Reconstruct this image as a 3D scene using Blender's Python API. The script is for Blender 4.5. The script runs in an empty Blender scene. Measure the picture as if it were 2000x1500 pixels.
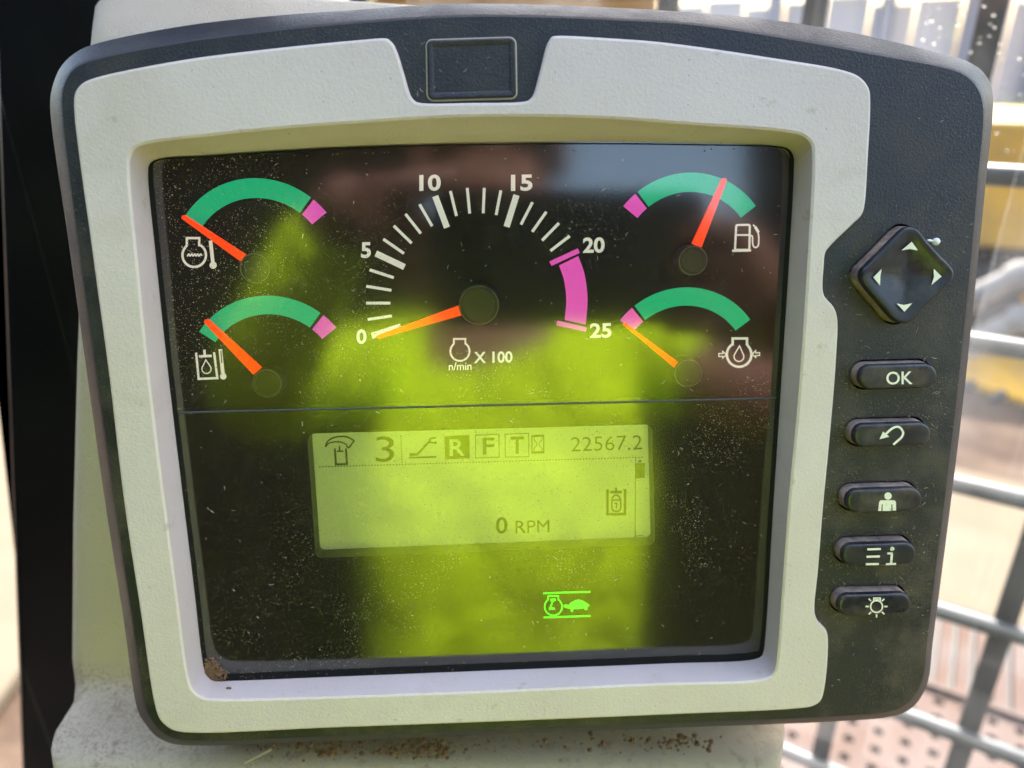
import bpy, bmesh, math, random
from mathutils import Vector, Matrix
from mathutils.geometry import tessellate_polygon
random.seed(7)
sc = bpy.context.scene
COL = sc.collection
R_ = math.radians

# ------------------------------------------------------------------ camera
F = 1450.0                       # focal length in units of a 2000 px wide frame
TILT = R_(13)                    # the instrument panel leans back by this much
DIST = 0.20
RM = Matrix(((0.99892488, -0.0168825, 0.04317484),
             (0.0249701, 0.98062929, -0.19427476),
             (-0.03905867, 0.19514397, 0.97999656)))      # panel axes seen from the lens
RT = RM.transposed()
Q = Matrix(((1, 0, 0), (0, math.sin(TILT), -math.cos(TILT)), (0, math.cos(TILT), math.sin(TILT))))
CAM = DIST * Vector(RM[2])       # lens position in panel coordinates
CAMW = Q @ CAM
cam_d = bpy.data.cameras.new('camera')
cam = bpy.data.objects.new('camera', cam_d)
COL.objects.link(cam)
cam.matrix_world = Matrix.Translation(CAMW) @ (Q @ RT).to_4x4()
cam_d.sensor_width = 36
cam_d.lens = F / 2000 * 36
cam_d.clip_start = 0.005
cam_d.clip_end = 500
cam_d.dof.use_dof = True
cam_d.dof.focus_distance = 0.202
cam_d.dof.aperture_fstop = cam_d.lens / 3.0
sc.camera = cam

# ------------------------------------------------------------------ light
SUN_EL, SUN_AZ = R_(51), R_(26)
world = bpy.data.worlds.new('World')
sc.world = world
world.use_nodes = True
wn = world.node_tree
bg = wn.nodes['Background']
sky = wn.nodes.new('ShaderNodeTexSky')
sky.sky_type = 'NISHITA'
sky.sun_disc = False
sky.sun_elevation = SUN_EL
sky.sun_rotation = SUN_AZ
wn.links.new(sky.outputs[0], bg.inputs[0])
bg.inputs[1].default_value = 0.15
sky.air_density = 1.3
sky.dust_density = 4.0
to_sun = Vector((math.sin(SUN_AZ) * math.cos(SUN_EL), math.cos(SUN_AZ) * math.cos(SUN_EL), math.sin(SUN_EL)))
sd = bpy.data.lights.new('sun', 'SUN')
sd.energy = 3.3
sd.angle = R_(0.5)
sd.color = (1, 0.95, 0.87)
sun = bpy.data.objects.new('sun', sd)
sun.rotation_euler = to_sun.to_track_quat('Z', 'Y').to_euler()
sun.location = (2, 3, 5)
COL.objects.link(sun)
sc.view_settings.view_transform = 'Standard'
sc.view_settings.look = 'None'
sc.view_settings.gamma = 1
sc.view_settings.use_curve_mapping = False
sc.view_settings.exposure = 2.45

# ------------------------------------------------------------------ helpers
def P(x, y, h):
    """point of the panel (its own coordinates, metres) at height h above the face"""
    d = RT @ Vector(((x - 1000) / F, -(y - 750) / F, -1))
    return CAM + d * ((h - CAM.z) / d.z)

def Wd(x, y, depth):
    return CAMW + (Q @ RT) @ (Vector(((x - 1000) / F, -(y - 750) / F, -1)) * depth)

def on_plane(x, y, p0, n):
    d = (Q @ RT) @ Vector(((x - 1000) / F, -(y - 750) / F, -1))
    return CAMW + d * ((Vector(p0) - CAMW).dot(n) / d.dot(n))

def spline(pts, n=10, closed=True):
    out = []
    N = len(pts)
    V = [Vector(p) for p in pts]
    for i in range(N if closed else N - 1):
        p1, p2 = V[i], V[(i + 1) % N]
        p0 = V[i - 1] if (closed or i > 0) else p1 * 2 - p2
        p3 = V[(i + 2) % N] if (closed or i + 2 < N) else p2 * 2 - p1
        t0 = 0.0
        t1 = t0 + max((p1 - p0).length, 1e-6) ** 0.5
        t2 = t1 + max((p2 - p1).length, 1e-6) ** 0.5
        t3 = t2 + max((p3 - p2).length, 1e-6) ** 0.5
        for k in range(n):
            t = t1 + (t2 - t1) * k / n
            a1 = p0 * ((t1 - t) / (t1 - t0)) + p1 * ((t - t0) / (t1 - t0))
            a2 = p1 * ((t2 - t) / (t2 - t1)) + p2 * ((t - t1) / (t2 - t1))
            a3 = p2 * ((t3 - t) / (t3 - t2)) + p3 * ((t - t2) / (t3 - t2))
            b1 = a1 * ((t2 - t) / (t2 - t0)) + a2 * ((t - t0) / (t2 - t0))
            b2 = a2 * ((t3 - t) / (t3 - t1)) + a3 * ((t - t1) / (t3 - t1))
            out.append(b1 * ((t2 - t) / (t2 - t1)) + b2 * ((t - t1) / (t2 - t1)))
    if not closed:
        out.append(V[-1])
    return out

def rounded(pts, r, n=8):
    """polygon with filleted corners; r a number or a list"""
    out = []
    N = len(pts)
    V = [Vector(p) for p in pts]
    for i in range(N):
        p, a, b = V[i], V[i - 1], V[(i + 1) % N]
        rr = r[i] if isinstance(r, (list, tuple)) else r
        da, db = (a - p).normalized(), (b - p).normalized()
        ang = math.acos(max(-1, min(1, da.dot(db))))
        if rr <= 0 or ang > 3.1:
            out.append(p); continue
        L = min(rr / math.tan(ang / 2), (a - p).length * 0.499, (b - p).length * 0.499)
        s, e = p + da * L, p + db * L
        cdir = (da + db).normalized()
        c = p + cdir * (L / math.cos(ang / 2))
        v0, v1 = s - c, e - c
        tot = v0.angle_signed(v1)
        for k in range(n + 1):
            th = -tot * k / n
            out.append(c + Vector((v0.x * math.cos(th) - v0.y * math.sin(th), v0.x * math.sin(th) + v0.y * math.cos(th))))
    return out

def by_angle(pts, c, n):
    """resample a star-shaped closed outline at n equal angles about c, plus uniform in between"""
    V = [Vector(p) - Vector(c) for p in pts]
    res = []
    for k in range(n):
        a = 2 * math.pi * k / n
        d = Vector((math.cos(a), math.sin(a)))
        best = None
        for i in range(len(V)):
            p, q = V[i - 1], V[i]
            e = q - p
            den = d.x * e.y - d.y * e.x
            if abs(den) < 1e-12: continue
            t = (p.x * e.y - p.y * e.x) / den
            u = (p.x * d.y - p.y * d.x) / den
            if t > 0 and -1e-6 <= u <= 1 + 1e-6 and (best is None or t > best): best = t
        res.append(Vector(c) + d * best)
    return res

def offset2(pts, d):
    """offset a closed 2-D outline (inwards for d > 0)"""
    n = len(pts)
    area = sum(pts[i - 1].x * pts[i].y - pts[i].x * pts[i - 1].y for i in range(n))
    s = 1 if area > 0 else -1
    out = []
    for i in range(n):
        t = (pts[(i + 1) % n] - pts[i - 1])
        t = t.normalized() if t.length > 1e-12 else Vector((1, 0))
        out.append(Vector((pts[i].x - t.y * d * s, pts[i].y + t.x * d * s)))
    return out

class MB:
    def __init__(self):
        self.v, self.f, self.flat = [], [], set()
        self.lift = 0.0
    def ring(self, pts):
        i = len(self.v)
        self.v += [Vector(p) for p in pts]
        return list(range(i, i + len(pts)))
    def bridge(self, a, b, closed=True):
        n = len(a)
        for i in range(n if closed else n - 1):
            j = (i + 1) % n
            self.f.append((a[i], a[j], b[j], b[i]))
    def fill(self, *loops):
        co = [[self.v[i] for i in l] for l in loops]
        flat = [i for l in loops for i in l]
        for t in tessellate_polygon([[Vector((p.x, p.y, 0)) for p in l] for l in co]):
            self.flat.add(len(self.f)); self.f.append(tuple(flat[k] for k in t))
    def cap(self, r):
        self.f.append(tuple(r))
    def poly(self, px, h):
        h += self.lift; self.lift += 1e-5
        r = self.ring([P(p[0], p[1], h) for p in px])
        self.fill(r)
    def ribbon(self, px, w, h, closed=False):
        h += self.lift; self.lift += 1e-5
        V = [Vector(p) for p in px]
        n = len(V)
        A, B = [], []
        for i in range(n):
            if closed or 0 < i < n - 1:
                t0 = (V[i] - V[i - 1]).normalized(); t1 = (V[(i + 1) % n] - V[i]).normalized()
            elif i == 0:
                t0 = t1 = (V[1] - V[0]).normalized()
            else:
                t0 = t1 = (V[-1] - V[-2]).normalized()
            m = t0 + t1
            m = m.normalized() if m.length > 1e-6 else t0
            k = w / 2 / max(0.4, m.dot(t0))
            nn = Vector((-m.y, m.x)) * k
            A.append(V[i] + nn); B.append(V[i] - nn)
        a = self.ring([P(p.x, p.y, h) for p in A]); b = self.ring([P(p.x, p.y, h) for p in B])
        self.bridge(a, b, closed)
    def disc(self, c, r, h, n=20):
        self.poly([(c[0] + r * math.cos(2 * math.pi * k / n), c[1] + r * math.sin(2 * math.pi * k / n)) for k in range(n)], h)
    def circle(self, c, r, w, h, a0=0, a1=360, n=28):
        pts = [(c[0] + r * math.cos(R_(a0 + (a1 - a0) * k / n)), c[1] - r * math.sin(R_(a0 + (a1 - a0) * k / n))) for k in range(n + 1)]
        if a1 - a0 == 360: self.ribbon(pts[:-1], w, h, True)
        else: self.ribbon(pts, w, h)
    def text(self, s, x0, y0, x1, y1, h, bold=0.0, slope=0.0, shear=0.0):
        """glyphs fitted in the box x0..x1, y0 (top)..y1 (bottom); slope tilts the base line"""
        cu = bpy.data.curves.new('t', 'FONT')
        cu.body = s
        cu.offset = bold
        cu.resolution_u = 4
        ob = bpy.data.objects.new('t', cu)
        COL.objects.link(ob)
        dg = bpy.context.evaluated_depsgraph_get()
        me = bpy.data.meshes.new_from_object(ob.evaluated_get(dg))
        xs = [v.co.x for v in me.vertices]; ys = [v.co.y for v in me.vertices]
        ax, bx, ay, by = min(xs), max(xs), min(ys), max(ys)
        h += self.lift; self.lift += 1e-5
        i0 = len(self.v)
        for v in me.vertices:
            fx = (v.co.x - ax) / (bx - ax); fy = (v.co.y - ay) / (by - ay)
            self.v.append(P(x0 + (x1 - x0) * fx + shear * (fy - .5), y1 + (y0 - y1) * fy + slope * (fx - .5) * (x1 - x0), h))
        for p in me.polygons: self.f.append(tuple(i0 + k for k in p.vertices))
        bpy.data.objects.remove(ob); bpy.data.meshes.remove(me); bpy.data.curves.remove(cu)
    def box(self, lo, hi, M=None):
        i = len(self.v)
        for z in (lo[2], hi[2]):
            for x, y in ((lo[0], lo[1]), (hi[0], lo[1]), (hi[0], hi[1]), (lo[0], hi[1])):
                p = Vector((x, y, z)); self.v.append(M @ p if M else p)
        for f in ((3, 2, 1, 0), (4, 5, 6, 7), (0, 1, 5, 4), (1, 2, 6, 5), (2, 3, 7, 6), (3, 0, 4, 7)):
            self.f.append(tuple(i + k for k in f))
    def tube(self, a, b, r, n=12, r2=None):
        a, b = Vector(a), Vector(b)
        z = (b - a).normalized(); x = z.orthogonal().normalized(); y = z.cross(x)
        ra = self.ring([a + (x * math.cos(2 * math.pi * k / n) + y * math.sin(2 * math.pi * k / n)) * r for k in range(n)])
        rb = self.ring([b + (x * math.cos(2 * math.pi * k / n) + y * math.sin(2 * math.pi * k / n)) * (r if r2 is None else r2) for k in range(n)])
        self.bridge(ra, rb); self.cap(ra[::-1]); self.cap(rb)
    def build(self, name, mat, parent=None, smooth=30, fix=True):
        me = bpy.data.meshes.new(name)
        me.from_pydata([tuple(v) for v in self.v], [], self.f)
        if fix:
            bm = bmesh.new(); bm.from_mesh(me)
            bmesh.ops.recalc_face_normals(bm, faces=bm.faces)
            tot = sum(f.calc_area() for f in bm.faces); up_ = sum(f.calc_area() * f.normal.z for f in bm.faces)
            bm.faces.ensure_lookup_table()
            if self.flat: tot, up_ = 1, sum(bm.faces[k].calc_area() * bm.faces[k].normal.z for k in self.flat) * 1e9
            if parent and up_ < -.15 * tot: bmesh.ops.reverse_faces(bm, faces=bm.faces)      # open shells face outwards
            bm.to_mesh(me); bm.free()
        me.materials.append(mat)
        if smooth:
            me.polygons.foreach_set('use_smooth', [True] * len(me.polygons))
            me.set_sharp_from_angle(angle=R_(smooth))
            me.polygons.foreach_set('use_smooth', [k not in self.flat for k in range(len(me.polygons))])
        o = bpy.data.objects.new(name, me)
        COL.objects.link(o)
        if parent: o.parent = parent
        return o

def tag(o, label, cat=None, group=None, kind=None):
    if label: o['label'] = label
    if cat: o['category'] = cat
    if group: o['group'] = group
    if kind: o['kind'] = kind
    return o

def empty(name, loc=(0, 0, 0), parent=None):
    o = bpy.data.objects.new(name, None)
    o.empty_display_size = 0.02
    COL.objects.link(o)
    o.location = loc
    if parent: o.parent = parent
    return o

def bevel(o, w, seg=3):
    m = o.modifiers.new('bevel', 'BEVEL'); m.width = w; m.segments = seg; m.limit_method = 'ANGLE'
    return o

# ------------------------------------------------------------------ materials
def mat(name, col=(.5, .5, .5), rough=.5, metal=0, spec=.5):
    m = bpy.data.materials.new(name); m.use_nodes = True
    b = m.node_tree.nodes['Principled BSDF']
    b.inputs['Base Color'].default_value = (*col, 1); b.inputs['Roughness'].default_value = rough
    b.inputs['Metallic'].default_value = metal; b.inputs['Specular IOR Level'].default_value = spec
    return m

class NT:
    def __init__(s, m): s.t = m.node_tree; s.b = s.t.nodes.get('Principled BSDF'); s.tc = None
    def n(s, typ, **kw):
        nd = s.t.nodes.new('ShaderNode' + typ)
        for k, v in kw.items():
            if k.startswith('_'): setattr(nd, k[1:], v)
            else: nd.inputs[k.replace('0', ' ')].default_value = v
        return nd
    def l(s, a, b): s.t.links.new(a, b)
    def obj(s):
        if not s.tc: s.tc = s.t.nodes.new('ShaderNodeTexCoord')
        return s.tc.outputs['Object']
    def noise(s, scale, detail=3, rough=.5, vec=None, dist=0):
        nd = s.n('TexNoise', Scale=scale, Detail=detail, Roughness=rough, Distortion=dist)
        s.l(vec or s.obj(), nd.inputs['Vector']); return nd.outputs['Fac']
    def ramp(s, fac, a, b, ca=0.0, cb=1.0):
        nd = s.n('MapRange'); nd.inputs['From Min'].default_value = a; nd.inputs['From Max'].default_value = b
        nd.inputs['To Min'].default_value = ca; nd.inputs['To Max'].default_value = cb
        s.l(fac, nd.inputs['Value']); return nd.outputs[0]
    def math(s, op, a, b=None):
        nd = s.n('Math', _operation=op)
        for i, x in enumerate((a, b)):
            if x is None: continue
            if isinstance(x, (int, float)): nd.inputs[i].default_value = x
            else: s.l(x, nd.inputs[i])
        return nd.outputs[0]
    def mix(s, fac, a, b):
        nd = s.n('Mix', _data_type='RGBA')
        for i, x in ((0, fac), (6, a), (7, b)):
            if isinstance(x, (int, float)): nd.inputs[i].default_value = x
            elif isinstance(x, tuple): nd.inputs[i].default_value = (*x, 1)
            else: s.l(x, nd.inputs[i])
        return nd.outputs[2]
    def specks(s, scale, size, keep, vec=None):
        """small round flecks: one per kept voronoi cell"""
        v = s.n('TexVoronoi', Scale=scale, _voronoi_dimensions='2D')
        s.l(vec or s.obj(), v.inputs['Vector'])
        sep = s.n('SeparateColor'); s.l(v.outputs['Color'], sep.inputs[0])
        near = s.math('LESS_THAN', v.outputs['Distance'], size)
        return s.math('MULTIPLY', near, s.math('LESS_THAN', sep.outputs[0], keep))
    def bump(s, h, strength, dist):
        nd = s.n('Bump', Strength=strength, Distance=dist); s.l(h, nd.inputs['Height']); s.l(nd.outputs[0], s.b.inputs['Normal']); return nd

def stretched(nt, sx, sy, sz, rot=0):
    mp = nt.n('Mapping'); mp.inputs['Scale'].default_value = (sx, sy, sz); mp.inputs['Rotation'].default_value = (0, 0, rot)
    nt.l(nt.obj(), mp.inputs['Vector']); return mp.outputs[0]

# black textured housing plastic with grey-brown dust
m_black = mat('black plastic', (.0135, .0145, .019), .45, spec=.5)
t = NT(m_black)
grain = t.noise(1500, 3, .6)
fine = t.noise(7000, 1)
dust = t.ramp(t.noise(45, 6, .7), .46, .72)
flk = t.specks(2400, .20, .10, stretched(t, 1, .7, 1, .5))
flk2 = t.specks(1500, .17, .07, stretched(t, .7, 1, 1, -.35))
fl = t.math('MULTIPLY', t.math('MAXIMUM', flk, flk2), t.ramp(t.noise(30, 3), .45, .7))
sy = t.n('SeparateXYZ'); t.l(t.obj(), sy.inputs[0])
lowk = t.ramp(sy.outputs[1], .06, -.06, .35, 1)
powder = t.math('MULTIPLY', t.math('MULTIPLY', dust, lowk), t.ramp(fine, .35, .7))
base = t.mix(t.math('MULTIPLY', powder, .9), (.0135, .0145, .019), (.21, .155, .10))
base = t.mix(t.math('MULTIPLY', fl, .65), base, (.30, .24, .18))
t.l(base, t.b.inputs['Base Color'])
t.l(t.ramp(dust, 0, 1, .43, .66), t.b.inputs['Roughness'])
t.bump(grain, .5, .0004)

# pale grey-green bezel paint
m_grey = mat('grey bezel plastic', (.50, .515, .46), .5, spec=.35)
t = NT(m_grey)
c = t.mix(t.ramp(t.noise(22, 4, .6), .35, .75), (.68, .575, .53), (.62, .52, .465))
c = t.mix(t.ramp(t.noise(150, 5, .7), .63, .74, 0, .5), c, (.30, .25, .17))
c = t.mix(t.ramp(t.noise(14, 5, .7, None, 1.5), .52, .72, 0, .30), c, (.40, .33, .23))
t.l(t.ramp(t.noise(20, 4, .6), .35, .7, .38, .6), t.b.inputs['Roughness'])
c = t.mix(t.math('MULTIPLY', t.ramp(t.noise(320, 2, .5, stretched(t, 1, .07, 1, .7)), .72, .78), .3), c, (.33, .31, .27))
c = t.mix(t.math('MULTIPLY', t.specks(420, .07, .02), .6), c, (.16, .12, .08))
c = t.mix(t.math('MULTIPLY', t.specks(160, .025, .05), .5), c, (.55, .36, .14))
t.l(c, t.b.inputs['Base Color'])
t.bump(t.noise(1300, 3, .6), .5, .0003)

m_dial = mat('dial black', (.006, .006, .007), .7, spec=.2)
m_white = mat('white print', (.82, .81, .76), .6)
m_cream = mat('cream key print', (.80, .76, .62), .6)
t = NT(m_cream)
t.l(t.mix(t.ramp(t.noise(520, 4, .7), .58, .70, 0, .75), (.80, .76, .62), (.30, .26, .19)), t.b.inputs['Base Color'])
m_green = mat('green print', (.0, .50, .24), .6)
m_pink = mat('magenta print', (.85, .10, .50), .6)
def lit(m, col, st):      # translucent dial prints lit from behind
    b_ = m.node_tree.nodes['Principled BSDF']
    b_.inputs['Emission Color'].default_value = (*col, 1); b_.inputs['Emission Strength'].default_value = st
lit(m_white, (1, .98, .93), .10); lit(m_green, (0, .62, .30), .10); lit(m_pink, (1, .10, .68), .12)
m_needle = mat('lit orange needle', (1.0, .07, .003), .35)
m_needle.node_tree.nodes['Principled BSDF'].inputs['Emission Color'].default_value = (1, .045, .001, 1)
m_needle.node_tree.nodes['Principled BSDF'].inputs['Emission Strength'].default_value = .2
m_hub = mat('needle hub', (.06, .062, .068), .45)
m_rim_highlight = mat('hub rim highlight', (.30, .31, .33), .45)  # paler than the hub: highlight on its edge put into the colour
m_ink = mat('display ink', (.055, .05, .012), .6)
m_rubber = mat('key rubber', (.013, .015, .020), .36)
t = NT(m_rubber)
d = t.ramp(t.noise(120, 4, .6), .5, .8)
t.l(t.mix(t.math('MULTIPLY', d, .55), (.015, .016, .020), (.15, .115, .08)), t.b.inputs['Base Color'])
t.l(t.ramp(t.noise(90, 3), .35, .65, .24, .5), t.b.inputs['Roughness'])
t.bump(t.noise(1800, 2), .15, .0002)
m_tip = mat('dirty key side', (.10, .072, .055), .75)
t = NT(m_tip)
t.l(t.mix(t.ramp(t.noise(160, 4, .7), .35, .68), (.42, .30, .22), (.10, .08, .075)), t.b.inputs['Base Color'])
m_lcd = mat('display', (.48, .54, .27), .5)
t = NT(m_lcd)
t.b.inputs['Emission Color'].default_value = (.50, .62, .24, 1)
t.b.inputs['Emission Strength'].default_value = .05
m_lamp = mat('lit green symbol', (.02, .5, .02), .5)
t = NT(m_lamp)
t.b.inputs['Emission Color'].default_value = (.04, 1, .03, 1)
t.b.inputs['Emission Strength'].default_value = .35
m_dirt = mat('dry soil', (.20, .115, .06), .95, spec=.1)
t = NT(m_dirt)
t.l(t.mix(t.noise(600, 3), (.30, .18, .10), (.09, .05, .03)), t.b.inputs['Base Color'])
m_flake = mat('dust flake', (.42, .36, .29), .9, spec=.1)

# dusty clear cover: clear film, mirror film and dust
m_glass = mat('dusty clear cover'); t = NT(m_glass)
out = t.t.nodes['Material Output']
fr = t.n('Fresnel', IOR=2.05)
tr = t.n('BsdfTransparent', Color=(.93, .94, .93, 1))
gl = t.n('BsdfGlossy', Roughness=.10)
m1 = t.n('MixShader'); t.l(fr.outputs[0], m1.inputs[0]); t.l(tr.outputs[0], m1.inputs[1]); t.l(gl.outputs[0], m1.inputs[2])
sp1 = t.specks(1300, .15, .15, stretched(t, 1, .75, 1, .6))
sp2 = t.specks(800, .13, .09, stretched(t, .75, 1, 1, -.25))
sp3 = t.specks(2300, .20, .16)
patch = t.math('MULTIPLY', t.ramp(t.noise(11, 4, .6), .36, .66, .12, 1), t.ramp(t.noise(70, 2), .35, .6, .4, 1))
allsp = t.math('MAXIMUM', t.math('MAXIMUM', sp1, sp2), sp3)
film = t.math('ADD', t.math('MULTIPLY', t.ramp(t.noise(14, 4, .6), .3, .8), .022), .012)
sm = t.n('SeparateXYZ'); t.l(t.obj(), sm.inputs[0])
dustf = t.math('ADD', t.math('MULTIPLY', t.math('MULTIPLY', allsp, patch), .75), film)
df = t.n('BsdfDiffuse', Color=(.50, .39, .29, 1))
m2 = t.n('MixShader'); t.l(dustf, m2.inputs[0]); t.l(m1.outputs[0], m2.inputs[1]); t.l(df.outputs[0], m2.inputs[2])
t.l(m2.outputs[0], out.inputs['Surface'])

# cream vinyl of the console
m_vinyl = mat('cream vinyl', (.56, .52, .42), .55, spec=.3)
t = NT(m_vinyl)
vz = t.n('TexVoronoi', Scale=330, _feature='DISTANCE_TO_EDGE')
wv = t.n('Mapping'); wv.inputs['Scale'].default_value = (1.5, 2.9, 1.5); wv.inputs['Rotation'].default_value = (0, 0, .35)
nz = t.n('TexNoise', Scale=60, Detail=3); t.l(t.obj(), nz.inputs['Vector'])
wm = t.n('Mix', _data_type='VECTOR'); wm.inputs[0].default_value = .035
t.l(t.obj(), wm.inputs[4]); t.l(nz.outputs['Color'], wm.inputs[5])
t.l(wm.outputs[1], wv.inputs['Vector']); t.l(wv.outputs[0], vz.inputs['Vector'])
t.bump(t.ramp(vz.outputs['Distance'], 0, .12), .35, .0006)
sx = t.n('SeparateXYZ'); t.l(t.obj(), sx.inputs[0])
low = t.math('MULTIPLY', t.ramp(sx.outputs[1], -.109, -.1145), t.ramp(sx.outputs[1], -.134, -.119))
dn = t.ramp(t.noise(900, 4, .75), .49, .57)
dn2 = t.ramp(t.noise(45, 5, .7), .30, .58)
col = t.mix(t.math('MULTIPLY', t.ramp(t.noise(30, 4), .3, .8), .35), (.52, .43, .31), (.42, .335, .225))
col = t.mix(t.math('MULTIPLY', t.math('MULTIPLY', low, dn), t.math('MULTIPLY', dn2, .95)), col, (.22, .11, .06))
smear = t.math('MULTIPLY', t.math('MULTIPLY', t.ramp(sx.outputs[1], -.1215, -.1235), t.ramp(sx.outputs[1], -.1285, -.1265)), t.ramp(t.noise(48, 6, .7, stretched(t, 1, .6, 1)), .44, .56))
smear = t.math('MULTIPLY', smear, t.ramp(sx.outputs[0], -.105, -.085))
col = t.mix(t.math('MULTIPLY', smear, .92), col, (.075, .04, .024))
streak = t.ramp(t.noise(260, 3, .6, stretched(t, 1, .12, 1)), .55, .75)
col = t.mix(t.math('MULTIPLY', t.math('MULTIPLY', streak, .45), t.ramp(sx.outputs[1], -.112, -.122)), col, (.16, .09, .06))
t.l(col, t.b.inputs['Base Color'])

m_pillar = mat('black painted steel', (.0035, .0038, .006), .38, spec=.35)
t = NT(m_pillar)
t.l(t.mix(t.math('MULTIPLY', t.specks(160, .05, .30), .5), (.0035, .0038, .006), (.12, .11, .10)), t.b.inputs['Base Color'])
t.l(t.ramp(t.noise(18, 4), .3, .7, .3, .5), t.b.inputs['Roughness'])
m_steel = mat('grey painted bar', (.04, .047, .055), .38)
m_flat = mat('dark flat bar', (.03, .032, .034), .6)
m_yellow = mat('yellow machine paint', (.62, .30, .02), .45)
t = NT(m_yellow); t.l(t.mix(t.ramp(t.noise(3, 5, .6), .4, .7), (.66, .34, .02), (.36, .20, .05)), t.b.inputs['Base Color'])
m_dark = mat('dark rubber', (.02, .02, .02), .8)
m_pipe = mat('pale pipe', (.24, .215, .185), .5)
m_wood = mat('orange timber', (.34, .15, .03), .7)
t = NT(m_wood); t.l(t.mix(t.noise(3, 4, .6, stretched(t, .3, 3, 6)), (.42, .20, .04), (.20, .09, .02)), t.b.inputs['Base Color'])
m_ground = mat('dry earth', (.20, .15, .11), .95, spec=.1)
t = NT(m_ground)
t.l(t.mix(t.ramp(t.noise(1.4, 6, .6), .35, .65), (.11, .078, .055), (.05, .032, .023)), t.b.inputs['Base Color'])
t.bump(t.noise(9, 5), .4, .05)
m_concrete = mat('pale concrete', (.42, .37, .29), .95, spec=.05)
t = NT(m_concrete); t.l(t.mix(t.noise(4, 5, .6), (.17, .14, .10), (.12, .098, .07)), t.b.inputs['Base Color'])
m_plate = mat('galvanised plate', (.30, .28, .27), .95, spec=.05)
t = NT(m_plate); t.l(t.mix(t.ramp(t.noise(7, 4), .4, .7), (.115, .088, .078), (.10, .064, .048)), t.b.inputs['Base Color'])
m_pale = mat('pale sheeting', (.52, .53, .56), .7)
m_bluegrey = mat('blue grey steel', (.21, .235, .29), .7)
m_cabwall = mat('dark brown cab trim', (.008, .006, .006), .9, spec=.05)

# ------------------------------------------------------------------ setting
o = MB(); o.box((-60, -60, -.3), (60, 90, 0))
g = o.build('ground', m_ground, smooth=0); g.location = (0, 0, -2.35); tag(g, None, kind='structure')

# cab wall behind the operator, with its window opening (seen in the cover's reflection)
wall = empty('cab_wall', (0, -1.3, 0)); tag(wall, None, kind='structure')
for lo, hi in (((-1.1, -.03, -1.0), (1.0, .03, .37)), ((-1.1, -.03, .37), (-.12, .03, .95)),
               ((.56, -.03, .37), (1.0, .03, .95)), ((-.12, -.03, .80), (.56, .03, .95))):
    b = MB(); b.box(lo, hi); b.build('wall_panel', m_cabwall, wall, 0)
b = MB(); b.box((-1.1, .032, -1.0), (-1.04, 1.5, .95)); b.build('wall_panel', m_cabwall, wall, 0)  # unseen side wall, added to weaken the light from the left

# unseen bar added to shade the panel and console from the direct sun
b = MB(); b.box((-.75, .28, .36), (1.1, .40, .74)); shade_bar = b.build('unseen_shade_bar', m_pillar, None, 0); tag(shade_bar, None, kind='structure')

# ------------------------------------------------------------------ instrument panel
panel = empty('instrument_panel')
panel.matrix_world = Q.to_4x4()
tag(panel, 'black and grey instrument panel with five needle gauges, green display and column of keys', 'instrument panel')
CEN = (945, 770)
OUT = [(98, 210), (101, 175), (119, 130), (150, 101), (185, 86), (350, 52), (520, 32), (700, 19), (860, 8), (1000, 8), (1180, 14), (1350, 24),
       (1500, 38), (1650, 61), (1825, 101), (1888, 119), (1918, 138), (1935, 165), (1940, 200), (1926, 350), (1911, 500), (1884, 760), (1856, 990),
       (1838, 1130), (1821, 1262), (1814, 1325), (1800, 1360), (1778, 1385), (1745, 1399), (1650, 1408), (1350, 1420), (1000, 1433), (650, 1447), (370, 1456), (335, 1452),
       (305, 1438), (285, 1415), (270, 1390), (240, 1200), (206, 985), (170, 730), (135, 480)]
LIP = [(119, 205), (122, 168), (140, 136), (168, 120), (350, 82), (520, 60), (700, 43), (895, 31), (1035, 31), (1200, 37), (1350, 46),
       (1545, 75), (1720, 107), (1850, 132), (1885, 145), (1909, 168), (1922, 205), (1912, 350), (1899, 500), (1872, 760), (1845, 990), (1827, 1130), (1812, 1255),
       (1805, 1320), (1791, 1354), (1768, 1378), (1740, 1390), (1650, 1399), (1350, 1412), (1000, 1425), (650, 1439), (380, 1448), (345, 1445), (315, 1431), (297, 1410), (285, 1385), (256, 1200), (224, 985), (187, 730), (152, 480)]
BEZ = [(142, 206), (145, 180), (157, 163), (180, 152), (350, 117), (520, 95), (700, 77), (752, 73.5), (757, 75), (767, 84), (774, 97), (788, 141), (802, 186), (811, 197), (824, 200.5), (920, 200),
       (1021, 198), (1033, 194.5), (1041, 185), (1055, 136), (1068, 87), (1072, 79), (1078, 71), (1084, 69), (1200, 74), (1300, 82), (1510, 112), (1650, 136.5), (1682, 150), (1699, 172), (1702, 200),
       (1697, 310), (1690, 405), (1684, 421), (1668, 437), (1623, 481), (1614, 494), (1611, 520), (1609, 566), (1613, 580), (1630, 600), (1637, 620), (1635, 700), (1623, 850), (1610, 985), (1600, 1110), (1593, 1198),
       (1599, 1214), (1615, 1232), (1619, 1250), (1612, 1345), (1604, 1370), (1590, 1380), (1565, 1385), (1300, 1397.5), (1000, 1410), (650, 1423), (365, 1433), (335, 1427), (314, 1411), (303, 1388), (272, 1190), (241, 985), (210, 725), (178, 490)]
BEV = [(252, 336), (253, 308), (260, 293), (278, 283), (420, 264), (560, 250), (700, 240), (860, 230), (1000, 227), (1180, 231), (1350, 243), (1540, 258), (1570, 266), (1585, 281), (1588, 305), (1579, 500), (1561, 767), (1541, 985),
       (1520, 1272), (1517, 1300), (1509, 1319), (1485, 1328), (1300, 1335), (1000, 1348), (650, 1361), (430, 1366), (398, 1363), (378, 1350), (368, 1325), (345, 1160), (322, 985), (290, 725), (266, 490)]
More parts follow.
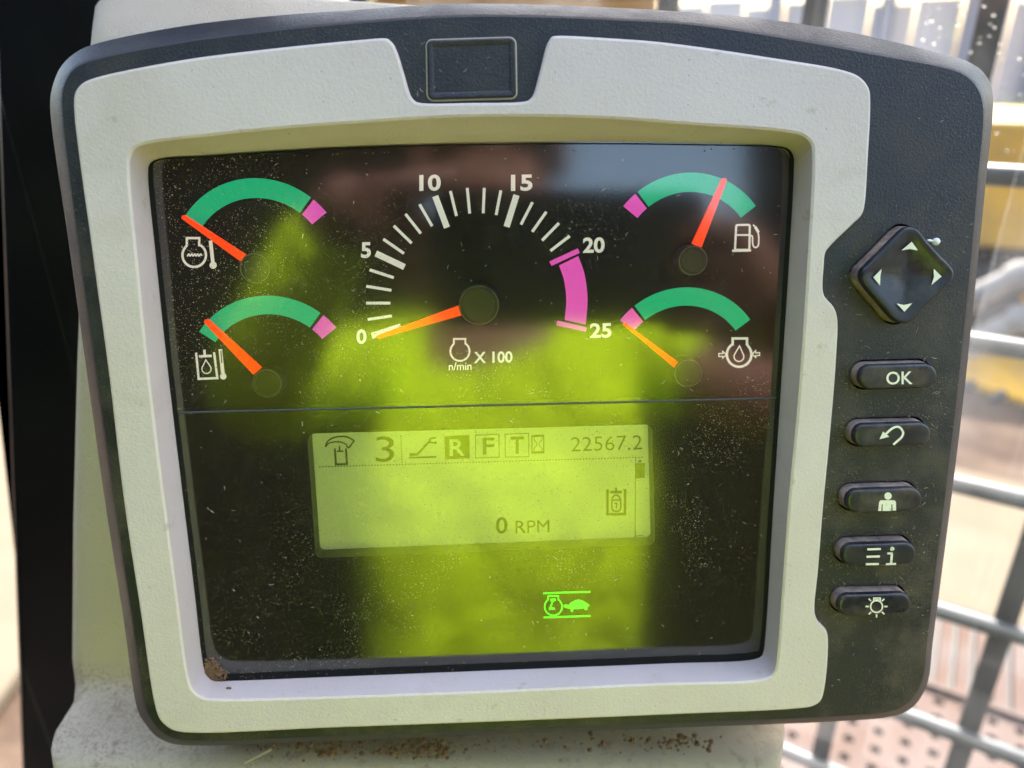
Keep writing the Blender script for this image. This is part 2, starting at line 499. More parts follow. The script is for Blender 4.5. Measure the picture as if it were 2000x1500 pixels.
INN = [(290, 336), (293, 320), (308, 311), (402, 304), (520, 296), (650, 289), (820, 283), (1000, 280), (1180, 279), (1350, 281), (1510, 285), (1538, 290), (1549, 304), (1550, 328), (1541, 500), (1524, 767), (1510, 985),
       (1492, 1265), (1488, 1280), (1472, 1287), (1300, 1295), (1000, 1307), (650, 1321), (450, 1329), (418, 1329), (404, 1318), (398, 1300), (380, 1150), (360, 985), (329, 725), (304, 490)]
H_FACE, H_BEZ, H_GLASS = 0.0, .0020, -.0080
H_LOW, H_DIAL, H_HUB = -.0095, -.0160, -.0102
KEYS = {
 'ok': [(1680, 715), (1831, 711), (1831, 756.5), (1680, 761)],
 'back': [(1669, 830), (1819, 826), (1818, 869.5), (1669, 874.5)],
 'user': [(1655, 958), (1802, 953.5), (1801, 998), (1655, 1003)],
 'menu': [(1646.5, 1065), (1790, 1060.5), (1789, 1102), (1646.5, 1107)],
 'light': [(1638.5, 1163.5), (1780, 1159.5), (1779, 1200), (1638.5, 1205)]}
PAD = [(570, 660), (640, 585), (860, 365), (1080, 145), (1150, 98), (1250, 100), (1315, 145), (1400, 255), (1560, 435), (1715, 595), (1762, 680), (1742, 780), (1690, 842),
       (1540, 985), (1390, 1120), (1250, 1280), (1160, 1338), (1060, 1335), (980, 1290), (800, 1085), (610, 865), (558, 760)]
PAD = [(1600 + x / 6.667, 430 + y / 6.667) for x, y in PAD]
KH, PH = .0042, .0050

def loc(px, h): return [P(p[0], p[1], h) for p in px]
def xy(pts): return [Vector((p.x, p.y)) for p in pts]
def lift(p2, h): return [Vector((p.x, p.y, h)) for p in p2]

# housing: chamfered shell, face with openings for the keys
NA = 560
out2 = xy(loc(by_angle(spline(OUT), CEN, NA), -.009))
lip2 = xy(loc(by_angle(spline(LIP), CEN, NA), 0))
bev2 = xy(loc(by_angle(spline(BEV), CEN, NA), H_BEZ))
inn2 = xy(loc(by_angle(spline(INN), CEN, NA), H_GLASS))
b = MB()
rb = b.ring(lift(offset2(out2, .004), -.046)); r0b = b.ring(lift(offset2(out2, -.0002), -.012)); r0 = b.ring(lift(out2, -.009))
ra = b.ring(lift([p.lerp(q, .93) for p, q in zip(out2, lip2)], -.0006)); r1 = b.ring(lift(offset2(lip2, .0003), H_FACE))
b.bridge(rb, r0b); b.bridge(r0b, r0); b.bridge(r0, ra); b.bridge(ra, r1); b.cap(rb)
holes = []
hole_in = b.ring(lift(offset2(bev2, -.003), H_FACE))
key2 = {}
for k, q in KEYS.items():
    hh = (q[3][1] - q[0][1]) / 2
    key2[k] = xy(loc(rounded(q, hh * .96, 12), KH))
key2['pad'] = xy(loc(spline(PAD, 6), PH))
for k, p2 in key2.items():
    hr = b.ring(lift(offset2(p2, -.00095), H_FACE)); holes.append(hr)
    hd = b.ring(lift(offset2(p2, -.00095), -.004)); b.bridge(hr, hd)
b.fill(r1, hole_in, *holes)
housing = b.build('housing', m_black, panel, 25)

# badge recess plate in the notch at the top
q2 = xy(loc(rounded([(834, 79), (1006, 73.5), (1008, 190), (836, 195)], [10, 12, 10, 12], 6), .0006))
b = MB()
a0 = b.ring(lift(q2, .00005)); a1 = b.ring(lift(q2, .0008)); a2 = b.ring(lift(offset2(q2, .0004), .0012)); a3 = b.ring(lift(offset2(q2, .0011), .0012)); a4 = b.ring(lift(offset2(q2, .0016), .0009))
b.bridge(a0, a1); b.bridge(a1, a2); b.bridge(a2, a3); b.bridge(a3, a4); b.fill(a4)
bd = b.build('badge_plate', m_black, panel, 40)
# dust line packed round the plate
b = MB()
e0 = offset2(q2, -.0004)
b.bridge(b.ring(lift(e0, .00012)), b.ring(lift(offset2(q2, -.00002), .00035)))
b.build('dust_line', m_flake, bd, 0)

# bezel
bez2 = xy(loc(spline(BEZ, 6), H_BEZ))
b = MB()
a0 = b.ring(lift(bez2, -.0005)); a1 = b.ring(lift(bez2, H_BEZ - .0007)); a2 = b.ring(lift(offset2(bez2, .00022), H_BEZ - .0002)); a3 = b.ring(lift(offset2(bez2, .0007), H_BEZ))
b.bridge(a0, a1); b.bridge(a1, a2); b.bridge(a2, a3)
rings = [b.ring(lift(offset2(bev2, -.0006), H_BEZ))]
for tt, hh in ((.0, -.0004), (.12, -.0017), (.5, -.0055), (.93, -.0098)):
    rings.append(b.ring(lift([p.lerp(q, tt) for p, q in zip(bev2, inn2)], H_BEZ + hh)))
rings.append(b.ring(lift(inn2, H_GLASS - .0025)))
for i in range(len(rings) - 1): b.bridge(rings[i], rings[i + 1])
b.fill(a3, rings[0])
bezel = b.build('bezel', m_grey, panel, 30)
tag(bezel, 'pale grey bezel frame with sloped inner edge')

# dial plates: recessed upper dial, shallower lower fascia with the display opening
o2 = offset2(inn2, -.0004)
SEPL, SEPR = P(300, 808, H_LOW), P(1560, 778, H_LOW)
def sepy(x): return SEPL.y + (SEPR.y - SEPL.y) * (x - SEPL.x) / (SEPR.x - SEPL.x)
def split(poly, upper):
    res = []
    n = len(poly)
    for i in range(n):
        p, q = poly[i], poly[(i + 1) % n]
        sp, sq = p.y - sepy(p.x), q.y - sepy(q.x)
        if (sp >= 0) == upper: res.append(p)
        if (sp >= 0) != (sq >= 0): res.append(p.lerp(q, sp / (sp - sq)))
    return res
b = MB(); b.fill(b.ring(lift(split(o2, True), H_DIAL)))
up = split(o2, True)
b.bridge(b.ring(lift(up, H_DIAL)), b.ring(lift(up, H_GLASS - .001)))
dial = b.build('dial_plate', m_dial, panel, 30)
LW = [(599.5, 847), (1274, 829), (1279.5, 1064), (617, 1090)]
lw2 = xy(loc(rounded(LW, [16, 14, 10, 10], 6), H_LOW))
b = MB()
lo_r = b.ring(lift(split(o2, False), H_LOW)); hr = b.ring(lift(lw2, H_LOW)); b.fill(lo_r, hr)
b.build('lower_fascia', m_dial, panel, 30)

# ---- gauges
def gauge(name, hub_px, r_out, r_in, scale_parts, hub_r, needle, label):
    """scale_parts: (part name, material, outer start px, outer end px)"""
    G = empty(name, parent=panel)
    C = P(hub_px[0], hub_px[1], H_HUB)
    for nm, mt, s, e in scale_parts:
        ps, pe = P(*s, H_DIAL), P(*e, H_DIAL)
        a0 = math.atan2(ps.y - C.y, ps.x - C.x); a1 = math.atan2(pe.y - C.y, pe.x - C.x)
        n = max(3, int(abs(a0 - a1) / .04))
        m = MB(); z = H_DIAL + .00025
        A = [a0 + (a1 - a0) * k / n for k in range(n + 1)]
        ro = m.ring([(C.x + r_out * math.cos(t_), C.y + r_out * math.sin(t_), z) for t_ in A])
        ri = m.ring([(C.x + r_in * math.cos(t_), C.y + r_in * math.sin(t_), z) for t_ in A])
        m.bridge(ro, ri, False)
        m.build(nm, mt, G, 0)
    put_hub(G, C, hub_r); put_needle(G, needle)
    return G
def put_hub(G, C, r):
    m = MB(); n = 48
    def rg(rr, z): return m.ring([(C.x + rr * math.cos(2 * math.pi * k / n), C.y + rr * math.sin(2 * math.pi * k / n), z) for k in range(n)])
    R0 = rg(r * 1.03, H_DIAL); R1 = rg(r, H_HUB - .0003); R2 = rg(r - .0005, H_HUB + .0002); R3 = rg(r - .0008, H_HUB + .0002); R4 = rg(r - .0011, H_HUB - .0001)
    for x_, y_ in ((R0, R1), (R1, R2), (R2, R3), (R3, R4)): m.bridge(x_, y_)
    m.cap(R4)
    hb = m.build('hub', m_hub, G, 35)
    m = MB(); A_ = rg(r - .00012, H_HUB + .00005); B_ = rg(r - .00042, H_HUB + .00026); m.bridge(A_, B_); m.build('rim_highlight', m_rim_highlight, hb, 35)
def put_needle(G, q):
    z1, z0 = H_HUB - .0008, H_HUB - .0022
    (b0, b1, t0, t1) = [P(*p, z1) for p in q]
    # push the root under the hub
    ax = ((t0 + t1) - (b0 + b1)).normalized()
    m = MB()
    w = (t1 - t0) * .5; tc = (t0 + t1) * .5
    tipo = [tc + w * math.cos(a) * -1 + ax * w.length * math.sin(a) for a in [math.pi * k / 6 for k in range(7)]]
    top = [b0, *[p for p in tipo], b1]
    zt = m.ring([Vector((p.x, p.y, z1)) for p in top]); zb = m.ring([Vector((p.x, p.y, z0)) for p in top])
    m.bridge(zt, zb); m.cap(zb[::-1]); m.cap(zt)
    m.build('needle', m_needle, G, 25)
PXM = (CAM.z - H_DIAL) / F * 1.0     # metres per px near the foot of the view
ro, ri = 161 * PXM * 1.02, 126 * PXM * 1.02
hr = 28.5 * PXM
g1 = gauge('coolant_temperature_gauge', (498, 524), ro, ri, [('green_scale', m_green, (366, 432), (600.4, 396)), ('magenta_scale', m_pink, (605, 400), (629, 422.5))], hr,
           [(480.4, 498.4), (471.6, 512), (361, 421), (356.5, 428.5)], '')
g2 = gauge('oil_temperature_gauge', (521.6, 749), ro, ri, [('green_scale', m_green, (396, 651.6), (619, 621)), ('magenta_scale', m_pink, (624.8, 624.4), (648, 647))], hr,
           [(509.6, 718.8), (494.4, 731.6), (407, 625.5), (400, 632)], '')
g3 = gauge('fuel_gauge', (1353.6, 509), ro, ri, [('green_scale', m_green, (1252, 384.4), (1472.8, 404.4)), ('magenta_scale', m_pink, (1225.6, 410), (1247, 386.8))], hr,
           [(1352.8, 475.6), (1370, 484), (1410.5, 351), (1419.5, 354)], '')
g4 = gauge('oil_pressure_gauge', (1344.4, 729), ro, ri, [('green_scale', m_green, (1246.8, 607.6), (1462, 626)), ('magenta_scale', m_pink, (1221, 633.5), (1242, 610.8))], hr,
           [(1326.8, 708.4), (1317, 718), (1223.5, 632), (1219.5, 636.5)], '')
for gg, lb in ((g1, 'upper left gauge with engine and thermometer symbol'), (g2, 'lower left gauge with oil tank symbol'), (g3, 'fuel gauge with pump symbol'), (g4, 'oil pressure gauge with engine and drop symbol')):
    tag(gg, lb)
HP = H_DIAL + .00025
# symbols beside the gauges
def engine(m, cx, cy, r, x0, x1, top, w, h):
    a = math.asin(min(.95, (x1 - x0) / 2 / r))
    pts = [(x0, cy - r * math.cos(a)), (x0, top), (x1, top), (x1, cy - r * math.cos(a))]
    n = 30
    a0 = math.pi / 2 - math.asin((x1 - cx) / r); a1 = math.pi / 2 + math.asin((cx - x0) / r) - 2 * math.pi
    for k in range(1, n):
        t_ = a0 + (a1 - a0) * k / n
        pts.append((cx + r * math.cos(t_), cy - r * math.sin(t_)))
    m.ribbon(pts, w, h, True)
def drop(m, tip, c, r, w, h):
    pts = [tip]
    for k in range(15):
        t_ = R_(35 - 250 * k / 14)
        pts.append((c[0] + r * math.cos(t_), c[1] - r * math.sin(t_)))
    m.ribbon(pts, w, h, True)
m = MB()
engine(m, 379.3, 498.4, 23, 365, 389, 465, 4.6, HP)
m.ribbon([(365 + k * 1.45, 498.5 + (-2.2 if (k // 2) % 2 else 1.2)) for k in range(21)], 2.6, HP)
m.ribbon([(411, 470), (416, 514)], 7, HP); m.disc((416.3, 518), 7, HP)
m.build('symbol', m_white, g1, 0)
m = MB()
m.ribbon([(383, 689), (388, 740), (424.5, 738.5), (418, 688)], 4.4, HP)
m.ribbon([(388.5, 696), (413.5, 695)], 5, HP); m.ribbon([(399, 683), (400, 694)], 5, HP)
drop(m, (402, 703), (403.3, 720.5), 9, 2.2, HP)
m.ribbon([(430.2, 682), (435.3, 730)], 7, HP); m.disc((436, 735), 6.3, HP)
m.build('symbol', m_white, g2, 0)
m = MB(); m.ribbon([(431.3, 685), (433.3, 709)], 2.4, HP + .0001); m.build('thermometer_slot', m_tip, g2, 0)
m = MB()
m.ribbon(rounded([(1438, 439.5), (1464.5, 439), (1463.5, 488), (1435.5, 488)], [3, 3, 0, 0], 4), 4.2, HP, True)
m.ribbon([(1437, 459), (1465, 459)], 3.6, HP); m.ribbon([(1430, 490), (1467, 489)], 4.6, HP)
m.ribbon(spline([(1464.8, 459.6), (1469, 461), (1470, 475), (1472, 481.5), (1476, 483.5), (1480.5, 480), (1482, 468), (1481, 456), (1478, 447), (1471, 439)], 5, False), 3, HP)
m.ribbon([(1475, 443), (1481.5, 454)], 5.5, HP)
m.build('symbol', m_white, g3, 0)
m = MB()
engine(m, 1443.6, 692.4, 24, 1431, 1459, 661, 4.8, HP)
drop(m, (1444.4, 675.5), (1443.2, 696.4), 9.6, 2.4, HP)
m.ribbon([(1404, 690.5), (1411.6, 690.5), (1411.6, 686), (1418.5, 692.6), (1411.6, 699.5), (1411.6, 696), (1404, 696.4)], 2.2, HP, True)
m.ribbon([(1483.5, 688.8), (1476, 689.4), (1475.8, 685), (1469, 691.8), (1475.8, 698), (1476, 694.6), (1483.5, 694.2)], 2.2, HP, True)
m.build('symbol', m_white, g4, 0)

# ---- tachometer
T = empty('tachometer', parent=panel); tag(T, 'large rev counter dial marked 0 to 25')
C = P(935.6, 596, H_HUB); put_hub(T, C, 38.5 * PXM)
put_needle(T, [(895.7, 597), (901.2, 616), (736.5, 655.5), (741.5, 661.5)])
MAJ = [((726, 656), (783, 637.5)), ((734, 495), (790, 521.5)), ((850, 383), (873, 444.5)), ((1008.8, 381), (989.5, 443))]
MIN = [((718, 624), (765.4, 617)), ((715, 592), (762.6, 592)), ((715.5, 559), (764.5, 567)), ((722, 527), (769, 542.4)), ((748.7, 467), (789, 495)), ((769, 441), (804, 475)), ((792, 418), (822, 456)), ((819.4, 399), (844, 441.7)),
       ((879.6, 373), (891.5, 421.8)), ((912.5, 367), (917.4, 417)), ((945.8, 367), (943.7, 416.5)), ((978.3, 371.7), (969, 420)), ((1040, 395), (1017.5, 438.6)), ((1067, 413.7), (1039.6, 452.6)), ((1091.7, 435.8), (1058.8, 469.7)), ((1112.7, 461), (1075, 490))]
for a, e in MAJ:
    m = MB(); m.ribbon([a, e], 12, HP); m.build('tick_mark', m_white, T, 0)
for a, e in MIN:
    m = MB(); m.ribbon([a, e], 5.6, HP); m.build('tick_mark', m_white, T, 0)
for a, e in (((1075, 515), (1130.5, 489.5)), ((1087.5, 630.5), (1145.5, 644))):
    m = MB(); m.ribbon([a, e], 9.5, HP); m.build('tick_mark', m_pink, T, 0)
m = MB()
so = spline([(1129.5, 500), (1141.5, 535), (1147.5, 585), (1144, 634)], 8, False); si = spline([(1092, 518.5), (1101.5, 546.5), (1106, 585), (1103, 625)], 8, False)
m.bridge(m.ring(loc(so, HP)), m.ring(loc(si, HP)), False); m.build('magenta_scale', m_pink, T, 0)
for s, x0, y0, x1, y1 in (('0', 696, 643, 716, 672), ('5', 705, 473, 724.5, 504), ('10', 819, 341, 861, 373), ('15', 998, 341, 1040, 373), ('20', 1138.5, 463.5, 1181, 494), ('25', 1152, 631, 1194.5, 660)):
    m = MB(); m.text(s, x0, y0, x1, y1, HP, .03, -.02); m.build('numeral', m_white, T, 0)
m = MB(); m.text('X 100', 925.5, 686.5, 1001, 709, HP, .022, -.02); m.text('n/min', 876.5, 707.5, 921, 723, HP, .012, -.02)
m.build('scale_caption', m_white, T, 0)
m = MB(); engine(m, 898.3, 686.2, 18.7, 886.5, 909, 662, 3.6, HP); m.build('symbol', m_white, T, 0)

# ---- display
LCD = empty('display', parent=panel); tag(LCD, 'yellow green liquid crystal display in a recessed window')
H_L = -.0155
lo2 = offset2(lw2, -.0012)
b = MB(); b.fill(b.ring(lift(lo2, H_L))); b.build('screen', m_lcd, LCD, 0)
m_wall = mat('display frame', (.16, .18, .08), .6)
b = MB(); b.bridge(b.ring(lift(lw2, H_LOW)), b.ring(lift(lw2, H_L))); b.build('window_frame', m_wall, LCD, 30)
HI = H_L + .0002
def ink(name, fn, mt=None):
    m = MB(); fn(m); m.build(name, mt or m_ink, LCD, 0)
def swash(m):
    m.ribbon(spline([(635.5, 873), (640, 862), (653, 854.5), (665, 852.5), (678, 853.5), (692, 861)], 4, False), 3, HI)
    m.ribbon([(692, 861), (681, 874.5), (676, 871)], 3, HI)
    m.ribbon(spline([(636, 873), (642, 866), (653, 863.2), (666, 863.5), (678, 869)], 4, False), 2.6, HI)
    m.ribbon([(654, 876), (656, 907), (677.5, 906.5), (675.5, 876)], 4, HI); m.ribbon([(658, 881.5), (671, 881)], 3, HI); m.ribbon([(663, 871), (663.5, 881)], 3, HI)
ink('cylinder_symbol', swash)
ink('readout', lambda m: m.text('3', 734, 852.5, 770, 902, HI, -.004, -.02))
def dots(m):
    n = 106
    for k in range(n):
        x = 623 + (1258 - 623) * k / n; y = 912 + (893 - 912) * k / n
        m.poly([(x, y - 1.1), (x + 3, y - 1.2), (x + 3, y + 1), (x, y + 1.1)], HI); m.lift = 0
    for k in range(11):
        x = 783 + 2.6 * k / 11; y = 850 + 56 * k / 11
        m.poly([(x - 1, y), (x + 1, y), (x + 1, y + 2.8), (x - 1, y + 2.8)], HI); m.lift = 0
ink('dotted_line', dots)
def boom(m):
    m.ribbon([(798.5, 894), (852.5, 892.5)], 3.2, HI); m.ribbon([(800, 888), (817, 887.5)], 5, HI)
    m.ribbon([(814, 888), (839, 862)], 4.2, HI); m.ribbon([(851.5, 855), (841, 856.5), (838, 864), (851.5, 865.5)], 3.6, HI); m.ribbon([(851, 862), (851, 867)], 3, HI)
ink('boom_symbol', boom)
ink('mode_box', lambda m: m.poly([(868, 852), (916.5, 849.5), (917.5, 895.5), (869, 897)], HI))
ink('mode_letter', lambda m: m.text('R', 878, 857.5, 908, 890.5, HI + .0001, .02, -.03), m_lcd)
ink('mode_box', lambda m: m.ribbon([(928.5, 850), (974.5, 848.5), (975, 893), (929, 894.5)], 1.6, HI, True))
ink('mode_letter', lambda m: m.text('F', 943, 855, 965.5, 888, HI, .012, -.03))
ink('mode_box', lambda m: m.ribbon([(986.5, 848), (1032.5, 846.5), (1033, 892), (987, 893)], 1.6, HI, True))
ink('mode_letter', lambda m: m.text('T', 997, 852.5, 1023.5, 886.5, HI, .02, -.03))
def hourglass(m):
    m.ribbon([(1039, 851), (1062, 850), (1062, 884.5), (1039, 885)], 2.2, HI, True)
    m.ribbon([(1039, 853), (1062, 852)], 2.4, HI); m.ribbon([(1039, 883), (1062, 882.5)], 2.2, HI)
    m.ribbon([(1043, 854), (1043.5, 860), (1048.5, 865), (1048.5, 870), (1043, 876), (1043, 882)], 1.5, HI)
    m.ribbon([(1058.5, 854), (1058, 860), (1053, 865), (1053, 870), (1058.5, 876), (1058.5, 882)], 1.5, HI)
ink('hourglass_symbol', hourglass)
ink('hour_meter', lambda m: m.text('22567.2', 1115.5, 852, 1254, 880, HI, -.008, -.03))
def scroll(m):
    m.ribbon([(1241.5, 894), (1240.5, 1055)], 1.6, HI); m.ribbon([(1242, 906), (1258.5, 905.5), (1258, 932.5), (1242, 933)], 1.5, HI, True)
    m.poly([(1246, 903), (1250.5, 897), (1254, 902.5)], HI); m.ribbon([(1241, 1047), (1256, 1046)], 1.4, HI); m.poly([(1246, 1050), (1252, 1050), (1249, 1055)], HI)
ink('scroll_bar', scroll)
m_ink2 = mat('faint display ink', (.22, .25, .05), .6)
ink('scroll_thumb', lambda m: m.poly([(1243, 907), (1257.5, 906.5), (1257.3, 931.5), (1243, 932)], HI - .00005), m_ink2)
def lock(m):
    m.ribbon([(1186.5, 956), (1186.5, 1004.5), (1220.5, 1004), (1221, 955)], 5, HI); m.ribbon([(1192, 961.5), (1215, 961)], 5, HI); m.ribbon([(1203.2, 952), (1203.3, 961)], 4, HI)
    m.ribbon(spline([(1195, 984), (1196, 972), (1203, 967), (1210, 971), (1212.5, 984), (1211, 996), (1204, 999), (1196.5, 996)], 4), 3, HI, True)
    m.ribbon([(1197, 977), (1211, 976.5)], 2.4, HI); m.ribbon([(1199.5, 983.5), (1204.5, 983), (1204, 993)], 2.4, HI)
ink('lock_symbol', lock)
ink('readout', lambda m: (m.text('0', 968.5, 1010, 991, 1042.5, HI, .012, -.03), m.text('RPM', 1007, 1016.5, 1073, 1040.5, HI, 0, -.03)))
# lit tortoise lamp on the lower fascia
LA = empty('warning_lamp', parent=panel); tag(LA, 'lit green slow engine speed symbol with tortoise')
HG = H_LOW + .0002
m = MB(); m.ribbon([(1061, 1159), (1090, 1157.6), (1153, 1156)], 2.8, HG); m.ribbon([(1062, 1206), (1153, 1203)], 2.8, HG); m.build('frame_line', m_lamp, LA, 0)
m = MB(); engine(m, 1080.8, 1185, 17, 1070.5, 1090.5, 1164, 2.2, HG); m.poly([(1075, 1169.5), (1085.5, 1169), (1085, 1174), (1075.5, 1174.5)], HG)
m.ribbon([(1080, 1173), (1074.5, 1188)], 2.4, HG); m.ribbon([(1072, 1189), (1083, 1188.5)], 4, HG); m.build('engine_symbol', m_lamp, LA, 0)
m = MB()
m.poly([(1030 + x / 12.5, 1130 + y / 12.5) for x, y in [(885, 665), (900, 640), (950, 638), (1010, 650), (1060, 590), (1150, 540), (1250, 515), (1350, 540), (1450, 600), (1520, 660), (1465, 690), (1455, 770), (1400, 760), (1385, 720), (1250, 745), (1125, 745), (1105, 820), (1060, 800), (1055, 735), (960, 722), (895, 695)]], HG)
m.build('tortoise_symbol', m_lamp, LA, 0)

# ---- clear cover and its moulded ridge
b = MB(); b.fill(b.ring(lift(offset2(inn2, -.0006), H_GLASS)))
b.f = [f if (b.v[f[1]] - b.v[f[0]]).cross(b.v[f[2]] - b.v[f[0]]).z > 0 else f[::-1] for f in b.f]
cover = b.build('cover_glass', m_glass, panel, 0, False)
tag(cover, 'dusty clear cover over the dials')
s0, s1 = P(336, 806.5, H_GLASS), P(1523, 778, H_GLASS)
ax = (s1 - s0).normalized(); nn = Vector((-ax.y, ax.x, 0))
b = MB()
prof = [(-.00028, .00003), (-.00015, .00014), (0, .00017), (.00015, .00013), (.0003, .00003)]
A = b.ring([s0 + nn * p[0] + Vector((0, 0, p[1])) for p in prof]); B = b.ring([s1 + nn * p[0] + Vector((0, 0, p[1])) for p in prof])
b.bridge(A, B, False)
m_ridge = mat('smoky ridge', (.05, .05, .05), .25)
b.build('ridge', m_ridge, cover, 60)

# black gasket round the edge of the cover
def inset(p2, d, extra):
    a = offset2(p2, d)
    lo_ = min(p.y for p in p2); hi_ = max(p.y for p in p2)
    return [Vector((p.x, p.y + extra * max(0, min(1, (lo_ + .012 - q.y) / .008)) + d * .7 * max(0, min(1, (q.y - hi_ + .012) / .008)))) for p, q in zip(a, p2)]
b = MB()
ga, gb = offset2(inn2, .00005), inset(inn2, .0012, .0010)
b.bridge(b.ring(lift(ga, H_GLASS + .0003)), b.ring(lift(gb, H_GLASS + .00022))); b.bridge(b.ring(lift(gb, H_GLASS + .00022)), b.ring(lift(gb, H_GLASS + .00002)))
b.build('gasket', m_dial, cover, 30)

# ---- keys
def key(name, p2, sides, h, dish, label):
    K = empty(name, parent=panel); tag(K, label)
    b = MB()
    r0 = b.ring(lift(offset2(p2, -.0005), -.0035)); r1 = b.ring(lift(offset2(p2, -.0002), h * .62)); b.bridge(r0, r1)
    b.build('key_side', m_tip, K, 40)
    b = MB()
    R = [b.ring(lift(offset2(p2, -.00019), h * .6)), b.ring(lift(offset2(p2, -.00005), h - .0008)), b.ring(lift(offset2(p2, .0001), h - .0003)), b.ring(lift(offset2(p2, .0004), h - .00005)), b.ring(lift(offset2(p2, .0008), h))]
    for i in range(len(R) - 1): b.bridge(R[i], R[i + 1])
    cen = sum((Vector((p.x, p.y)) for p in p2), Vector((0, 0))) / len(p2)
    inner = offset2(p2, .0008)
    prev = R[-1]
    for s in (.85, .68, .5, .33, .16):
        k = (1 - s) ; dz = -dish * (1 - (1 - k) ** 2)
        r = b.ring(lift([cen + (p - cen) * s for p in inner], h + dz)); b.bridge(prev, r); prev = r
    b.cap(prev)
    b.build('key_cap', m_rubber, K, 50)
    return K
HK = KH + .00006
K1 = key('ok_key', key2['ok'], None, KH, 0, 'rounded black key marked OK')
m = MB(); m.text('OK', 1731, 725.5, 1782.5, 751, HK, .012, -.02); m.build('key_legend', m_cream, K1, 0)
K2 = key('return_key', key2['back'], None, KH, 0, 'rounded black key with curved return arrow')
m = MB(); m.ribbon(spline([(1744.7, 868.5), (1751, 863), (1760.7, 854), (1764, 846), (1760.7, 838), (1753.5, 833.5), (1746, 835), (1739, 839.5), (1730, 848)], 4, False), 4.4, HK); m.poly([(1717.7, 858), (1724.7, 842.8), (1737, 853)], HK); m.build('key_legend', m_cream, K2, 0)
K3 = key('operator_key', key2['user'], None, KH, 0, 'rounded black key with a seated figure symbol')
m = MB(); m.disc((1734.4, 968.8), 7.2, HK); m.poly([(1715, 998), (1717, 980.5), (1720, 977), (1747, 977), (1750, 980.5), (1750.3, 997), (1743.2, 997.3), (1743, 985), (1741, 985), (1741.2, 998), (1723.5, 998), (1724, 985), (1722, 985), (1721.5, 998)], HK); m.build('key_legend', m_cream, K3, 0)
K4 = key('information_key', key2['menu'], None, KH, 0, 'rounded black key with list bars and letter i')
m = MB()
for a, e in (((1694, 1073), (1720.5, 1072.3)), ((1692.5, 1087.5), (1718.5, 1086.8)), ((1691, 1102), (1716.5, 1101.5))): m.ribbon([a, e], 4.2, HK)
m.disc((1742.7, 1072), 4.2, HK); m.ribbon([(1733, 1081), (1744, 1080.6)], 4, HK); m.ribbon([(1742, 1081), (1740.5, 1101)], 4.6, HK); m.ribbon([(1730, 1102), (1750, 1101.3)], 4, HK); m.build('key_legend', m_cream, K4, 0)
K5 = key('lamp_key', key2['light'], None, KH, 0, 'rounded black key with a shining bulb symbol')
m = MB(); m.circle((1712, 1184.6), 11.6, 2.9, HK); m.ribbon([(1706.5, 1174), (1706.5, 1168), (1719.5, 1168), (1719.5, 1174)], 2.4, HK); m.ribbon([(1708, 1170.8), (1718, 1170.8)], 1.6, HK)
for a in (0, 45, 135, 180, 225, 270, 315):
    c_, s_ = math.cos(R_(a)), -math.sin(R_(a)); m.ribbon([(1712 + 15 * c_, 1184.6 + 15 * s_), (1712 + 21.5 * c_, 1184.6 + 21.5 * s_)], 3, HK)
m.build('key_legend', m_cream, K5, 0)
K6 = key('direction_pad', key2['pad'], None, PH, .0016, 'diamond shaped black direction pad with four arrows')
HPA = PH - .00045
for a in ([(1780.7, 472), (1761, 489), (1777, 486.3), (1793, 489)], [(1705.7, 541.7), (1719, 558), (1719.4, 541), (1722, 525)], [(1839, 540), (1823.5, 524.5), (1824.3, 541), (1819, 556.8)], [(1766.5, 609), (1782, 592), (1765.5, 595.6), (1751.5, 592.7)]):
    m = MB(); m.poly(a, HPA + .0003); m.build('arrow_mark', m_cream, K6, 0)
m_pin = mat('bright pin', (.8, .79, .77), .3)
b = MB(); b.tube(P(1812, 469, .003), P(1826, 471.5, .0028), .0003, 10)
c0 = P(1828.5, 472, .003)
n = 14
prev = None
for i in range(8):
    th = math.pi * i / 7
    r = b.ring([c0 + Vector((math.sin(th) * math.cos(2 * math.pi * k / n), math.sin(th) * math.sin(2 * math.pi * k / n), math.cos(th))) * .0010 for k in range(n)])
    if prev: b.bridge(prev, r)
    prev = r
b.build('pin', m_pin, panel, 60)

# ---- loose dust: flakes and hairs on the cover and housing, soil in the lower left corner
rnd = random.Random(3)
b = MB()
def hair(p, L, wdt, z):
    a = rnd.uniform(0, 6.28); cv = rnd.uniform(-1.8, 1.8)
    pts = []
    q = Vector((p.x, p.y))
    for k in range(6):
        pts.append(q.copy()); q = q + Vector((math.cos(a), math.sin(a))) * L / 5; a += cv / 5
    L1, L2 = [], []
    for k in range(6):
        t_ = (pts[min(k + 1, 5)] - pts[max(k - 1, 0)]).normalized(); w_ = wdt * (1 - abs(k - 2.5) / 4)
        L1.append(Vector((pts[k].x - t_.y * w_, pts[k].y + t_.x * w_, z + .00012))); L2.append(Vector((pts[k].x + t_.y * w_, pts[k].y - t_.x * w_, z + .00003)))
    b.bridge(b.ring(L1), b.ring(L2), False)
def inside(px, poly):
    c_ = False
    for i in range(len(poly)):
        (x1, y1), (x2, y2) = poly[i - 1], poly[i]
        if (y1 > px[1]) != (y2 > px[1]) and px[0] < (x2 - x1) * (px[1] - y1) / (y2 - y1) + x1: c_ = not c_
    return c_
for k in range(420):
    px = (rnd.uniform(300, 1540), rnd.uniform(290, 1310))
    if inside(px, INN): hair(P(*px, H_GLASS), rnd.choice([.0003, .0004, .0005, .0007, .0007, .0014]), rnd.uniform(.00004, .00008), H_GLASS)
b.build('dust_flakes', m_flake, cover, 0, False)['kind'] = 'stuff'
b = MB()
